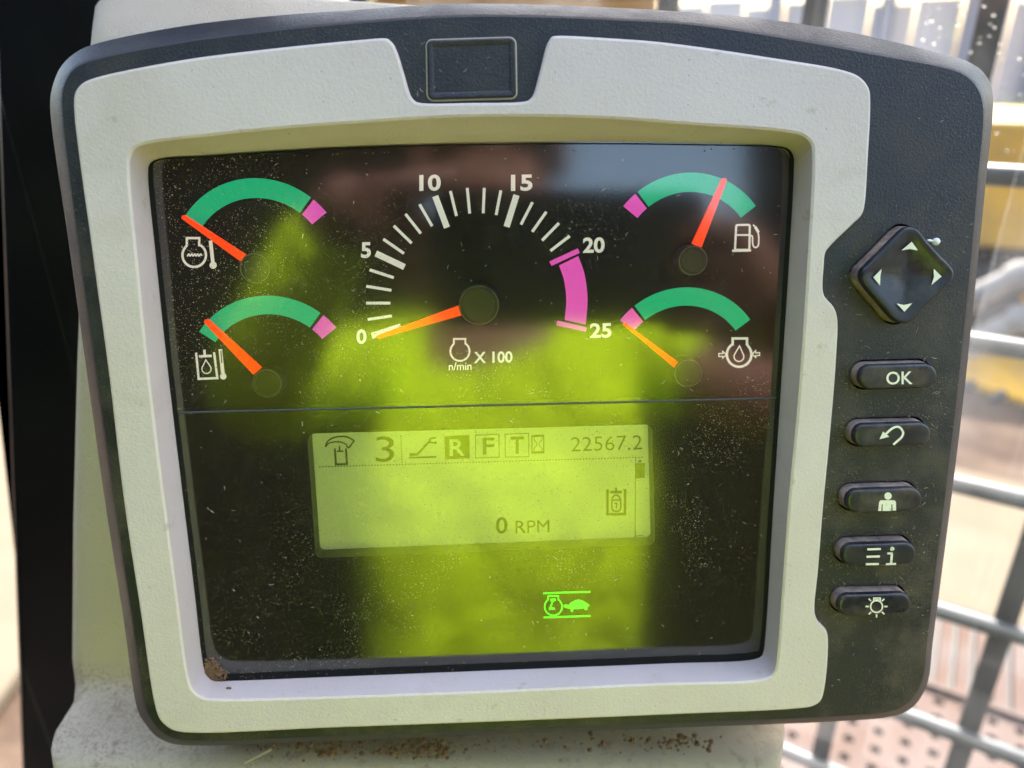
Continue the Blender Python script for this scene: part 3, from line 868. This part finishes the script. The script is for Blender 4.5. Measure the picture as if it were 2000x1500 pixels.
for k in range(330):
    px = (rnd.uniform(1600, 1900), rnd.triangular(150, 1390, 1150))
    if inside(px, LIP) and not inside(px, BEZ): hair(P(*px, 0), rnd.choice([.0004, .0006, .0008, .0012, .002]), rnd.uniform(.00003, .00006), 0)
for k in range(26):
    px = (rnd.uniform(780, 1060), rnd.uniform(76, 196))
    if not inside(px, BEZ): hair(P(*px, 0), rnd.choice([.0005, .0008, .0014]), rnd.uniform(.00003, .00006), .001)
b.build('dust_hairs', m_flake, housing, 0, False)['kind'] = 'stuff'
def crumb(m, c, r):
    n = 5
    ph = rnd.uniform(0, 6)
    lo = m.ring([c + Vector((math.cos(ph + 2 * math.pi * k / n), math.sin(ph + 2 * math.pi * k / n), 0)) * r * rnd.uniform(.7, 1.2) for k in range(n)])
    hi = m.ring([c + Vector((math.cos(ph + 2 * math.pi * k / n), math.sin(ph + 2 * math.pi * k / n), 0)) * r * rnd.uniform(.4, .7) + Vector((0, 0, r * rnd.uniform(.7, 1.3))) for k in range(n)])
    m.bridge(lo, hi); m.cap(hi)
b = MB()
for k in range(700):
    u = rnd.random()
    if u < .45:
        x = 402 + abs(rnd.gauss(0, 20)); y = 1329 - abs(rnd.gauss(0, 20)) ; y -= 0
        if (x - 402) + (1330 - y) > 62: continue
    elif u < .75:
        x = rnd.uniform(410, 900) if rnd.random() < .7 else rnd.uniform(410, 1480); y = 1329 - (x - 410) * .039 - abs(rnd.gauss(0, 3.5))
    elif u < .93:
        y = 1325 - abs(rnd.gauss(0, 240)); x = 398 - (1325 - y) * .108 + abs(rnd.gauss(0, 3.5))
        if y < 330: continue
    else:
        x = rnd.uniform(310, 1540); y = 290 if x > 900 else 312 - (x - 310) * .035
        y += abs(rnd.gauss(0, 3))
    crumb(b, P(x, y, H_GLASS), rnd.uniform(.00015, .0006) if u < .45 else rnd.uniform(.0001, .0003))
b.build('soil_crumbs', m_dirt, panel, 0)['kind'] = 'stuff'
b = MB()
for k, p2 in key2.items():
    if k == 'pad': cnt = 90
    else: cnt = 110
    ring_ = offset2(p2, -.0010)
    for _ in range(cnt):
        i = rnd.randrange(len(ring_)); p = ring_[i]
        q = offset2(p2, -.0010 - abs(rnd.gauss(0, .0011)))[i] + Vector((rnd.uniform(-.002, .002), rnd.uniform(-.0004, .0004)))
        if any(inside((q.x, q.y), [(v.x, v.y) for v in offset2(o_, -.00095)]) for o_ in key2.values()): continue
        crumb(b, Vector((q.x, q.y, 0)), rnd.uniform(.00006, .00020))
m_kdust = mat('brown key dust', (.24, .17, .11), .95, spec=.1)
b.build('key_dust', m_kdust, housing, 0)['kind'] = 'stuff'
# two splashes on the lower slope of the bezel
for (x, y, r) in ((445, 1350, .0011), (466, 1354.5, .0004), (862, 1346, .0003)):
    c0 = P(x, y, -.003)
    b = MB(); nrm = Vector((0, .78, .62)).normalized(); u_ = Vector((1, 0, 0)); v_ = nrm.cross(u_)
    rr = [r * rnd.uniform(.75, 1.2) for _ in range(12)]
    base_ = b.ring([c0 + nrm * .0001 + (u_ * math.cos(k * math.pi / 6) + v_ * math.sin(k * math.pi / 6)) * rr[k] for k in range(12)])
    top_ = b.ring([c0 + nrm * .00035 + (u_ * math.cos(k * math.pi / 6) + v_ * math.sin(k * math.pi / 6)) * rr[k] * .7 for k in range(12)])
    b.bridge(base_, top_); b.cap(top_)
    b.build('mud_spot', m_dirt, bezel, 0)
# bracket that carries the panel on the console
b = MB(); b.box((-.06, -.07, -.075), (.06, .05, -.0455)); b.build('mounting_bracket', m_black, panel, 0)

# ------------------------------------------------------------------ console
def lerp_tab(tab, y):
    for i in range(len(tab) - 1):
        if tab[i][0] <= y <= tab[i + 1][0]:
            u = (y - tab[i][0]) / (tab[i + 1][0] - tab[i][0])
            return tab[i][1] + (tab[i + 1][1] - tab[i][1]) * u
    return tab[0][1] if y < tab[0][0] else tab[-1][1]
LX = [(2, 226), (8, 203), (24, 192), (90, 184), (300, 172), (500, 166), (700, 158), (850, 154), (1005, 150), (1270, 148), (1320, 154), (1360, 150), (1395, 128), (1420, 112), (1440, 108), (1470, 112), (1520, 120), (1700, 135)]
RX = [(2, 420), (8, 570), (14, 680), (24, 820), (60, 1150), (90, 1300), (300, 1500), (1300, 1530), (1412, 1530), (1500, 1519), (1700, 1500)]
HT = [(2, -.078), (30, -.068), (70, -.058), (130, -.052), (500, -.053), (1270, -.054), (1300, -.0535), (1320, -.0516), (1340, -.0480), (1360, -.0432), (1380, -.0383), (1400, -.0334), (1420, -.0289), (1440, -.0250), (1460, -.0220), (1480, -.0202), (1500, -.0192), (1560, -.0188), (1700, -.03)]
console = empty('dashboard_console'); console.matrix_world = Q.to_4x4()
tag(console, 'cream vinyl dashboard console behind the panel, soiled along its lower ledge', 'dashboard')
b = MB()
ys = [2, 4, 8, 14, 24, 45, 70, 110] + list(range(160, 1240, 45)) + list(range(1240, 1560, 10)) + [1600, 1650, 1700]
prev = None
rows = []
for y in ys:
    l, r, h = lerp_tab(LX, y), lerp_tab(RX, y), lerp_tab(HT, y)
    row = []
    ec = [(0, -.06), (0, -.03), (0, -.014), (.0006, -.008), (.0022, -.0035), (.005, -.0012), (.009, -.0003), (.015, 0)]
    pl, pr = P(l, y, h - .010), P(r, y, h - .010)
    top = max(0, min(1, (14 - y) / 14))
    rowp = []
    W_ = pr.x - pl.x
    for d_, dh in ec: rowp.append(Vector((pl.x + d_, pl.y, h + dh - .010 * top ** 3)))
    for k in range(1, 12): rowp.append(Vector((pl.x + .015 + (W_ - .03) * k / 12, pl.y + (pr.y - pl.y) * k / 12, h - .010 * top ** 3)))
    for d_, dh in reversed(ec): rowp.append(Vector((pr.x - d_, pr.y, h + dh - .010 * top ** 3)))
    rr = b.ring(rowp)
    if prev: b.bridge(prev, rr, False)
    else:
        back = b.ring([Vector((p.x, p.y - .002, -.11)) for p in rowp]); b.bridge(back, rr, False)
    prev = rr
b.build('vinyl_body', m_vinyl, console, 60)
# packed soil under the panel
b = MB()
for k in range(420):
    y = 1420 + rnd.gauss(30, 12)
    x = rnd.choice([rnd.gauss(640, 40), rnd.gauss(800, 45), rnd.gauss(840, 30), rnd.gauss(1330, 30), rnd.uniform(480, 1400)])
    if not 420 < x < 1460: continue
    y = 1464 - (x - 600) * .02 + rnd.gauss(0, 9)
    h = lerp_tab(HT, y)
    crumb(b, P(x, y, h - .0004), rnd.uniform(.0002, .0006) if rnd.random() < .8 else rnd.uniform(.0006, .0013))
b.build('packed_soil', m_dirt, console, 0)['kind'] = 'stuff'
m_straw = mat('straw', (.50, .42, .30), .7)
b = MB(); b.tube((-.0045, -.0025, 0), (.0045, .0025, .0006), .00055, 8, .0004)
st = b.build('straw', m_straw, None, 60); st.matrix_world = Q.to_4x4() @ Matrix.Translation(P(505, 1475, lerp_tab(HT, 1475) + .0006)); tag(st, 'short piece of dry straw lying on the cream ledge below the panel', 'straw')

# ------------------------------------------------------------------ left cab pillar
b = MB()
yb = .135
nY = Vector((0, 1, 0))
def py(x, y, d): return on_plane(x, y, (0, d, 0), nY)
l0, l1 = py(-3, 420, yb), py(38, 1500, yb)
r0_, r1_ = py(215, 0, yb), py(215, 1500, yb)
def ext(a, c, z): return a + (c - a) * ((z - a.z) / (c.z - a.z))
L_t, L_b = ext(l0, l1, .6), ext(l0, l1, -.7)
xr = max(r0_.x, r1_.x) + .01
fr_ = [Vector((L_b.x, yb, -.7)), Vector((xr, yb, -.7)), Vector((xr, yb, .6)), Vector((L_t.x, yb, .6))]
fa = b.ring(fr_); bk = b.ring([p + Vector((0, .05, 0)) for p in fr_]); b.bridge(fa, bk); b.cap(fa); b.cap(bk[::-1])
pil = b.build('cab_pillar', m_pillar, None, 0); tag(pil, 'black painted steel cab pillar beside the cream console', 'pillar'); bevel(pil, .004)

# ------------------------------------------------------------------ window guard and pane on the right
gdir = Vector((-.829, .558, 0)).normalized()
gn = Vector((gdir.y, -gdir.x, 0))
g0 = Wd(1890, 900, .60)
guard = empty('window_guard', (g0.x, g0.y, 0)); tag(guard, 'grey steel bar guard with round rails and flat uprights outside the window', 'window guard')
def gp(x, y): return on_plane(x, y, g0, gn) - Vector((g0.x, g0.y, 0))
for (x, y) in ((1960, 343), (1900, 668), (1870, 946), (1850, 1197), (1810, 1412), (1590, 1490)):
    p = gp(x, y)
    if (x, y) == (1590, 1490): pass
    b = MB(); b.tube(p - gdir * .75, p + gdir * .75, .0076, 16)
    b.build('rail', m_steel, guard, 60)
v1, v2 = gp(1935, 1310), gp(1612, 1430)
st_ = (v2 - v1).dot(gdir)
for k in (-3, -2, -1, 0, 1, 2, 3):
    q = v1 + gdir * st_ * k + gn * (-.011 if gn.dot(g0 - CAMW) < 0 else .011)
    M = Matrix.Translation((q.x, q.y, 0)) @ Matrix(((gdir.x, gn.x, 0, 0), (gdir.y, gn.y, 0, 0), (0, 0, 1, 0), (0, 0, 0, 1)))
    b = MB(); b.box((-.0085, -.0025, -.75), (.0085, .0025, .35), M); b.build('upright', m_flat, guard, 0)

m_pane = mat('window glass with rain marks'); t = NT(m_pane)
out = t.t.nodes['Material Output']
tr = t.n('BsdfTransparent', Color=(.95, .96, .96, 1)); gl = t.n('BsdfGlossy', Roughness=.02); fr = t.n('Fresnel', IOR=1.45)
m1 = t.n('MixShader'); t.l(fr.outputs[0], m1.inputs[0]); t.l(tr.outputs[0], m1.inputs[1]); t.l(gl.outputs[0], m1.inputs[2])
df = t.n('BsdfDiffuse', Color=(.75, .76, .78, 1)); tl = t.n('BsdfTranslucent', Color=(.40, .40, .42, 1)); am = t.n('AddShader'); t.l(df.outputs[0], am.inputs[0]); t.l(tl.outputs[0], am.inputs[1])
hz = t.math('ADD', t.math('MULTIPLY', t.ramp(t.noise(11, 5, .65, stretched(t, 1, 1, .35)), .40, .75), .13), .012)
hz = t.math('ADD', hz, t.math('MULTIPLY', t.specks(420, .16, .25), .1))
m2 = t.n('MixShader'); t.l(hz, m2.inputs[0]); t.l(m1.outputs[0], m2.inputs[1]); t.l(tl.outputs[0], m2.inputs[2]); t.l(m2.outputs[0], out.inputs['Surface'])
pane0 = Wd(1890, 900, .46)
def pp(x, y): return on_plane(x, y, pane0, gn)
pane = empty('window_pane', (pane0.x, pane0.y, 0)); tag(pane, 'clear cab window pane streaked and beaded with dried rain', 'window')
off = Vector((pane0.x, pane0.y, 0))
b = MB()
A = pane0 - gdir * .5; B = pane0 + gdir * .42
b.f.append(tuple(b.ring([Vector((A.x, A.y, -.7)), Vector((B.x, B.y, -.7)), Vector((B.x, B.y, .4)), Vector((A.x, A.y, .4))])))
b.v = [v - off for v in b.v]
f0 = b.f[0]
if (b.v[f0[1]] - b.v[f0[0]]).cross(b.v[f0[2]] - b.v[f0[0]]).dot(CAMW - pane0) < 0: b.f[0] = f0[::-1]
b.build('glass_sheet', m_pane, pane, 0, False)
m_drop = mat('water drop'); t = NT(m_drop); t.b.inputs['Transmission Weight'].default_value = 1; t.b.inputs['Roughness'].default_value = .02; t.b.inputs['IOR'].default_value = 1.33
b = MB()
side = gn if gn.dot(CAMW - pane0) > 0 else -gn
upv = Vector((0, 0, 1))
for k in range(60):
    x, y = rnd.uniform(1780, 2010), abs(rnd.gauss(0, 170))
    if rnd.random() < .12: y = rnd.uniform(300, 1400)
    c0 = pp(x, y) - off
    r = rnd.uniform(.0003, .0009)
    n = 10
    prev = None
    for s, hgt in ((1, 0), (.85, .35), (.5, .55), (.12, .62)):
        rg = b.ring([c0 + side * (hgt * r + .0002) + (gdir * math.cos(2 * math.pi * q / n) * 1.1 + upv * math.sin(2 * math.pi * q / n)) * r * s for q in range(n)])
        if prev: b.bridge(prev, rg)
        prev = rg
    b.cap(prev)
b.build('rain_drops', m_drop, pane, 80)['kind'] = 'stuff'

# ------------------------------------------------------------------ outside: deck, machine, pipes, timber, shed
def zp(x, y, z): return on_plane(x, y, (0, 0, z), Vector((0, 0, 1)))
# perforated step plate below the window
ZS = -1.0
e0 = zp(1620, 1480, ZS); 
step = empty('step_plate', (e0.x, e0.y, ZS)); tag(step, 'pale perforated metal step plate below the window guard', 'step')
rz = math.atan2(gdir.y, gdir.x)
step.rotation_euler = (0, 0, rz)
m_hole = mat('plate hole', (.02, .018, .016), .9)
bm = MB()
nx, ny, dx = 24, 13, .042
xs0, ys0 = -nx * dx * .5, -ny * dx * .45
for i in range(nx):
    for j in range(ny):
        cx, cy = xs0 + (i + .5) * dx, ys0 + (j + .5) * dx
        n = 8; hrad = .009
        sq = []; ci = []
        for k in range(n):
            a = 2 * math.pi * (k + .5) / n
            ci.append((cx + hrad * math.cos(a), cy + hrad * math.sin(a), 0))
            c_, s_ = math.cos(a), math.sin(a); q = max(abs(c_), abs(s_))
            sq.append((cx + dx / 2 * c_ / q, cy + dx / 2 * s_ / q, 0))
        cor = []
        so_ = bm.ring(sq); si_ = bm.ring(ci); bm.bridge(so_, si_)
        for sx_, sy_, k in ((1, 1, 0), (-1, 1, 2), (-1, -1, 4), (1, -1, 6)):
            c1 = bm.ring([(cx + sx_ * dx / 2, cy + sy_ * dx / 2, 0)])[0]
            bm.f.append((so_[k], c1, so_[(k + 1) % 8]))
        sd_ = bm.ring([(p[0], p[1], -.01) for p in ci]); bm.bridge(si_, sd_)
bm.build('perforated_sheet', m_plate, step, 0)
b = MB(); b.box((xs0, ys0, -.06), (xs0 + nx * dx, ys0 + ny * dx, -.055)); b.build('under_tray', m_hole, step, 0)
for yy in (ys0 - .012, ys0 + ny * dx + .001):
    b = MB(); b.box((xs0, yy, -.05), (xs0 + nx * dx, yy + .011, .012)); b.build('edge_rail', m_plate, step, 0)
# ribbed board leaning beyond the plate
c0 = zp(1890, 1290, -1.15)
rib = empty('ribbed_panel', c0); rib.rotation_euler = (0, 0, rz); tag(rib, 'ribbed pale metal panel lying beyond the perforated step', 'panel')
for k in range(24):
    b = MB(); b.box((-.42 + k * .035, -.16, 0), (-.42 + k * .035 + .024, .30, .02)); b.build('rib', m_plate, rib, 0)
b = MB(); b.box((-.43, -.17, -.02), (.43, .31, -.001)); b.build('backing', m_flat, rib, 0)
# pale concrete apron
c0 = zp(1930, 1080, -2.3)
ap = MB(); ap.box((-2.2, -.75, 0), (2.2, .75, .06)); a_ = ap.build('concrete_apron', m_concrete, None, 0); a_.location = c0; a_.rotation_euler = (0, 0, rz); tag(a_, None, kind='structure')
c0 = zp(-10, 900, -2.32)
ap = MB(); ap.box((-1.2, -3, 0), (1.2, 3, .05)); a_ = ap.build('concrete_path', m_concrete, None, 0); a_.location = c0; tag(a_, None, kind='structure')

# parked yellow machine
c0 = zp(2040, 640, -2.35)
mc = empty('yellow_machine', c0); mc.rotation_euler = (0, 0, R_(-25)); tag(mc, 'yellow earth moving machine with dark track parked outside, out of focus', 'machine')
def part(name, m, parent, *boxes, bev=.04):
    b = MB()
    for lo, hi in boxes: b.box(lo, hi)
    o = b.build(name, m, parent, 0); bevel(o, bev); return o
part('engine_housing', m_yellow, mc, ((-2.2, -.9, .9), (.3, .9, 1.9)))
part('cab', m_yellow, mc, ((.45, -.8, .95), (1.5, .1, 2.5)))
part('cab_window', m_bluegrey, mc, ((.6, -.83, 1.5), (1.35, -.78, 2.3)), bev=.01)
part('turntable', m_dark, mc, ((-.7, -.7, .7), (.8, .7, .9)))
for s in (-1.15, .65):
    b = MB()
    prof = rounded([(-2.0, 0), (2.0, 0), (2.0, .75), (-2.0, .75)], .36, 8)
    A = b.ring([(p.x, s, p.y) for p in prof]); B = b.ring([(p.x, s + .5, p.y) for p in prof]); b.bridge(A, B); b.cap(A[::-1]); b.cap(B)
    b.build('track', m_dark, mc, 40)
for k, (xa, za, xb, zb_) in enumerate(((1.2, 1.3, 3.2, 3.3), (3.2, 3.3, 4.6, 1.6))):
    b = MB(); b.tube((xa, .4, za), (xb, .4, zb_), .22, 4, .16); b.build('boom', m_yellow, mc, 0)
b = MB(); b.tube((1.5, .4, 1.2), (2.6, .4, 2.3), .07, 10); b.build('ram', m_pipe, mc, 40)
# second yellow part nearer: blade
c0 = zp(1960, 730, -2.35)
bl = empty('yellow_bucket', c0); bl.rotation_euler = (0, 0, R_(30)); tag(bl, 'yellow digging bucket standing on the brown earth, out of focus', 'bucket')
b = MB()
prof = [(-.5, .0), (.35, 0), (.5, .35), (.35, .62), (.2, .6), (.34, .34), (.25, .1), (-.5, .05)]
A = b.ring([(p[0], -.55, p[1]) for p in prof]); B = b.ring([(p[0], .55, p[1]) for p in prof]); b.bridge(A, B); b.fill(A); b.cap(A); b.cap(B[::-1]); b.build('bucket_shell', m_yellow, bl, 0)
for k in range(5):
    b = MB(); b.tube((-.5, -.46 + k * .23, .03), (-.68, -.46 + k * .23, .03), .05, 4, .01); b.build('tooth', m_steel, bl, 0)
# pale pipes
for (xa, ya, xb, yb_, r) in ((1860, 600, 2080, 495, .055), (1860, 690, 2090, 575, .055)):
    p, q = Wd(xa, ya, 3.6), Wd(xb, yb_, 3.3)
    d_ = (q - p).normalized()
    b = MB(); b.tube(Vector((0, 0, 0)), (q - p) + d_ * 1.5, r, 14)
    for t_ in (.1, .55): b.tube((q - p) * t_, (q - p) * t_ + d_ * .06, r * 1.25, 14)
    o = b.build('pipe', m_pipe, None, 40); o.location = p
    tag(o, 'upper pale slanting pipe beyond the window' if ya == 600 else 'lower pale slanting pipe beyond the window', 'pipe', 'pale pipes beyond the window')
# timber beam above the panel and dark block
c0 = Wd(1010, -40, 5.0)
tb = empty('timber_stack', c0); tag(tb, 'orange brown timber planks stacked behind the top of the panel', 'timber')
for k in range(5):
    b = MB(); b.box((-1.0 + .03 * (k % 2), -.15, -.30 + k * .19), (1.18 - .25 * (k == 0) + .02 * k, .15, -.30 + k * .19 + .175)); b.build('plank', m_wood, tb, 0)
b = MB(); b.box((-1.12, -.2, -.34), (-1.02, .2, .7)); o = b.build('post', m_dark, tb, 0)
# pale tarpaulin wall and posts at the upper right
c0 = Wd(1700, 30, 9.0)
sh = empty('site_shed', (c0.x, c0.y, -2.35)); sh.rotation_euler = (0, 0, R_(-28)); tag(sh, 'pale sheeted shed with blue grey posts, washed out behind the wet window', 'shed')
for k in range(12):
    b = MB(); b.box((-3.0 + k * .5, .1, 0), (-3.0 + k * .5 + .47, .16, 2.9 + .05 * (k % 3))); b.build('sheet', m_pale, sh, 0)
for x in (-1.2, .1, 1.0, 1.75, 2.6):
    b = MB(); b.box((x, -.1, 0), (x + .17, .05, 3.3)); b.build('post', m_bluegrey, sh, 0)
b = MB(); b.box((-3.2, -.3, 3.32), (3.4, .5, 3.42)); b.build('roof', m_bluegrey, sh, 0)

# ------------------------------------------------------------------ operator and phone (mirrored in the cover)
CR, CU, CB = Q @ Vector(RM[0]), Q @ Vector(RM[1]), Q @ Vector(RM[2])
def cw(x, y, z): return CAMW + CR * x + CU * y + CB * z
MC = Matrix(((CR.x, CU.x, CB.x, 0), (CR.y, CU.y, CB.y, 0), (CR.z, CU.z, CB.z, 0), (0, 0, 0, 1)))
m_phone = mat('dark phone glass', (.03, .034, .04), .25)
m_lens = mat('lens', (.005, .005, .008), .08)
ph = empty('phone'); ph.matrix_world = Matrix.Translation(CAMW) @ MC
tag(ph, 'dark grey phone held level in both hands by the operator', 'phone')
b = MB()
p2 = rounded([(-.024, -.052), (.124, -.052), (.124, .024), (-.024, .024)], .009, 6)
A = b.ring([(p.x, p.y, .003) for p in p2]); B = b.ring([(p.x, p.y, .0105) for p in p2]); b.bridge(A, B); b.cap(A[::-1]); b.cap(B)
b.build('phone_body', m_phone, ph, 40)
for (x, y) in ((0.0, .0), (.0, -.019), (.018, -.009)):
    b = MB(); b.tube((x, y, .0018), (x, y, .003), .0065, 24); b.build('lens_ring', m_lens, ph, 40)

def skin(name, verts, edges, radii, m, parent=None, root=0, sub=2):
    me = bpy.data.meshes.new(name)
    me.from_pydata([tuple(v) for v in verts], edges, [])
    o = bpy.data.objects.new(name, me); COL.objects.link(o)
    me.materials.append(m)
    sk = o.modifiers.new('skin', 'SKIN'); sk.use_smooth_shade = True
    layer = me.skin_vertices[0].data
    for i, r in enumerate(radii):
        layer[i].radius = r if isinstance(r, tuple) else (r, r)
        layer[i].use_root = (i == root)
    s = o.modifiers.new('sub', 'SUBSURF'); s.levels = sub; s.render_levels = sub
    if parent: o.parent = parent
    return o
m_skin = mat('skin', (.20, .09, .062), .55)
m_vest = mat('high visibility cloth', (.56, .82, .010), .8, spec=.15)
t = NT(m_vest); t.bump(t.noise(7, 4, .55, stretched(t, 1, 1, .6), 1.2), 1.0, .09)
m_hair = mat('dark hair', (.02, .014, .01), .7)
m_trouser = mat('navy trousers', (.02, .025, .045), .85)
# joints in world coordinates; the operator faces +y
pel, wai, che, upc, nek, hd0, hd1 = (0.01, -.78, -.55), (0.01, -.77, -.36), (0.01, -.755, -.16), (0.01, -.75, .02), (0.01, -.74, .125), (0.01, -.72, .21), (0.01, -.70, .32)
shl, shr = (-.17, -.74, .045), (.19, -.74, .045)
ell, elr = (-.188, -.36, .0), (.42, -.48, -.06)
wrl, wrr = tuple(cw(-.078, .010, .070)), tuple(cw(.195, -.055, .06))
hpl, hpr = tuple(cw(-.048, -.004, .028)), tuple(cw(.148, -.026, .024))
hip_l, hip_r, kn_l, kn_r, an_l, an_r = (-.10, -.78, -.62), (.12, -.78, -.62), (-.16, -.38, -.64), (.18, -.38, -.64), (-.16, -.34, -1.08), (.18, -.34, -1.08)
toe_l, toe_r = (-.17, -.20, -1.13), (.19, -.20, -1.13)
V = [pel, wai, che, upc, nek, hd0, hd1, shl, ell, wrl, hpl, shr, elr, wrr, hpr, hip_l, kn_l, an_l, toe_l, hip_r, kn_r, an_r, toe_r]
Ed = [(0, 1), (1, 2), (2, 3), (3, 4), (4, 5), (5, 6), (3, 7), (7, 8), (8, 9), (9, 10), (3, 11), (11, 12), (12, 13), (13, 14), (0, 15), (15, 16), (16, 17), (17, 18), (0, 19), (19, 20), (20, 21), (21, 22)]
Rr = [.13, .12, .13, .10, .055, .075, .088, .048, .034, .022, (.034, .018), .055, .042, .026, (.034, .018), .085, .065, .04, .03, .085, .065, .04, .03]
def fingers(palm, wrist, sgn, reach):
    pv, wv_ = Vector(palm), Vector(wrist)
    base = len(V)
    pi = V.index(palm)
    d_ = (pv - wv_).normalized()
    # four fingers behind the phone's far edge, thumb on the near side
    for k in range(4):
        off_ = CU * (.026 - .017 * k)
        k0 = pv + off_ + CR * (-sgn * .008) - CB * .010
        k1 = k0 - CB * .009 + CR * (-sgn * (.004 + .002 * (k % 2)))
        k2 = k1 + CR * (-sgn * .020 * reach) + CB * .001
        k3 = k2 + CR * (-sgn * (.012 - .002 * abs(k - 1)) * reach) + CB * .003
        i = len(V)
        V.extend([tuple(k0), tuple(k1), tuple(k2), tuple(k3)]); Rr.extend([.0095, .0088, .008, .0068])
        Ed.extend([(pi, i), (i, i + 1), (i + 1, i + 2), (i + 2, i + 3)])
    t0 = pv + CU * .022 + CB * .010; t1 = t0 + CU * .006 + CR * (-sgn * .020) + CB * .002; t2 = t1 + CR * (-sgn * .022) - CB * .002
    i = len(V); V.extend([tuple(t0), tuple(t1), tuple(t2)]); Rr.extend([.012, .010, .008]); Ed.extend([(pi, i), (i, i + 1), (i + 1, i + 2)])
fingers(hpl, wrl, -1, .22); fingers(hpr, wrr, 1, 1)
person = skin('person', V, Ed, Rr, m_skin)
tag(person, 'person in a high visibility shirt holding the phone, mirrored in the dusty cover', 'person')
# face, hair
hc = Vector((0.01, -.70, .30))
def blob(name, c, rx, ry, rz_, m, parent, zmin=-2):
    bm_ = bmesh.new(); bmesh.ops.create_uvsphere(bm_, u_segments=20, v_segments=14, radius=1)
    if zmin > -2:
        bmesh.ops.delete(bm_, geom=[v for v in bm_.verts if v.co.z < zmin or (v.co.y > .55 and v.co.z < .45)], context='VERTS')
    for v in bm_.verts: v.co = Vector((v.co.x * rx, v.co.y * ry, v.co.z * rz_)) + Vector(c)
    me = bpy.data.meshes.new(name); bm_.to_mesh(me); bm_.free(); me.materials.append(m)
    me.polygons.foreach_set('use_smooth', [True] * len(me.polygons))
    o = bpy.data.objects.new(name, me); COL.objects.link(o); o.parent = parent; return o
m_eye = mat('eye', (.7, .68, .65), .2)
for s in (-1, 1):
    blob('eye', hc + Vector((s * .032, .078, .012)), .012, .010, .008, m_eye, person)
    blob('ear', hc + Vector((s * .088, .0, 0)), .010, .018, .030, m_skin, person)
blob('nose', hc + Vector((0, .095, -.018)), .013, .016, .022, m_skin, person)
blob('mouth', hc + Vector((0, .084, -.055)), .024, .008, .007, mat('lips', (.28, .08, .07), .5), person)
blob('hair', hc + Vector((0, -.008, .012)), .098, .106, .108, m_hair, person, zmin=-.25)
# shirt with long sleeves, trousers
def between(a, c, t_): return tuple(Vector(a).lerp(Vector(c), t_))
SV = [(0.01, -.775, -.50), (0.01, -.765, -.36), (0.01, -.75, -.16), (0.01, -.745, .0), (0.01, -.742, .075), shl, ell, between(ell, wrl, .94), shr, between(shr, elr, .2), between(shr, elr, .36)]
SE = [(0, 1), (1, 2), (2, 3), (3, 4), (3, 5), (5, 6), (6, 7), (3, 8), (8, 9), (9, 10)]
SR = [(.19, .15), (.195, .15), (.20, .15), (.16, .12), (.075, .07), .070, .042, .031, .070, .056, .052]
shirt = skin('shirt', SV, SE, SR, m_vest, person)
TV = [(0.01, -.78, -.50), (0.01, -.78, -.60), hip_l, kn_l, an_l, hip_r, kn_r, an_r]
skin('trousers', TV, [(0, 1), (1, 2), (2, 3), (3, 4), (1, 5), (5, 6), (6, 7)], [.15, .15, .10, .08, .055, .10, .08, .055], m_trouser, person)
# seat the operator sits on
seat = empty('operator_seat', (0.01, -.9, -1.1)); tag(seat, 'dark brown operator seat behind the person', 'seat')
o = part('cushion', m_cabwall, seat, ((-.27, -.05, .25), (.27, .50, .40)))
o = part('backrest', m_cabwall, seat, ((-.27, -.22, .36), (.27, -.08, 1.12)))
o = part('pedestal', m_dark, seat, ((-.15, .05, -.15), (.15, .35, .25)))
fl = MB(); fl.box((-1.0, -1.27, -1.32), (.55, .1, -1.26)); f_ = fl.build('cab_floor', m_dark, None, 0); tag(f_, None, kind='structure')
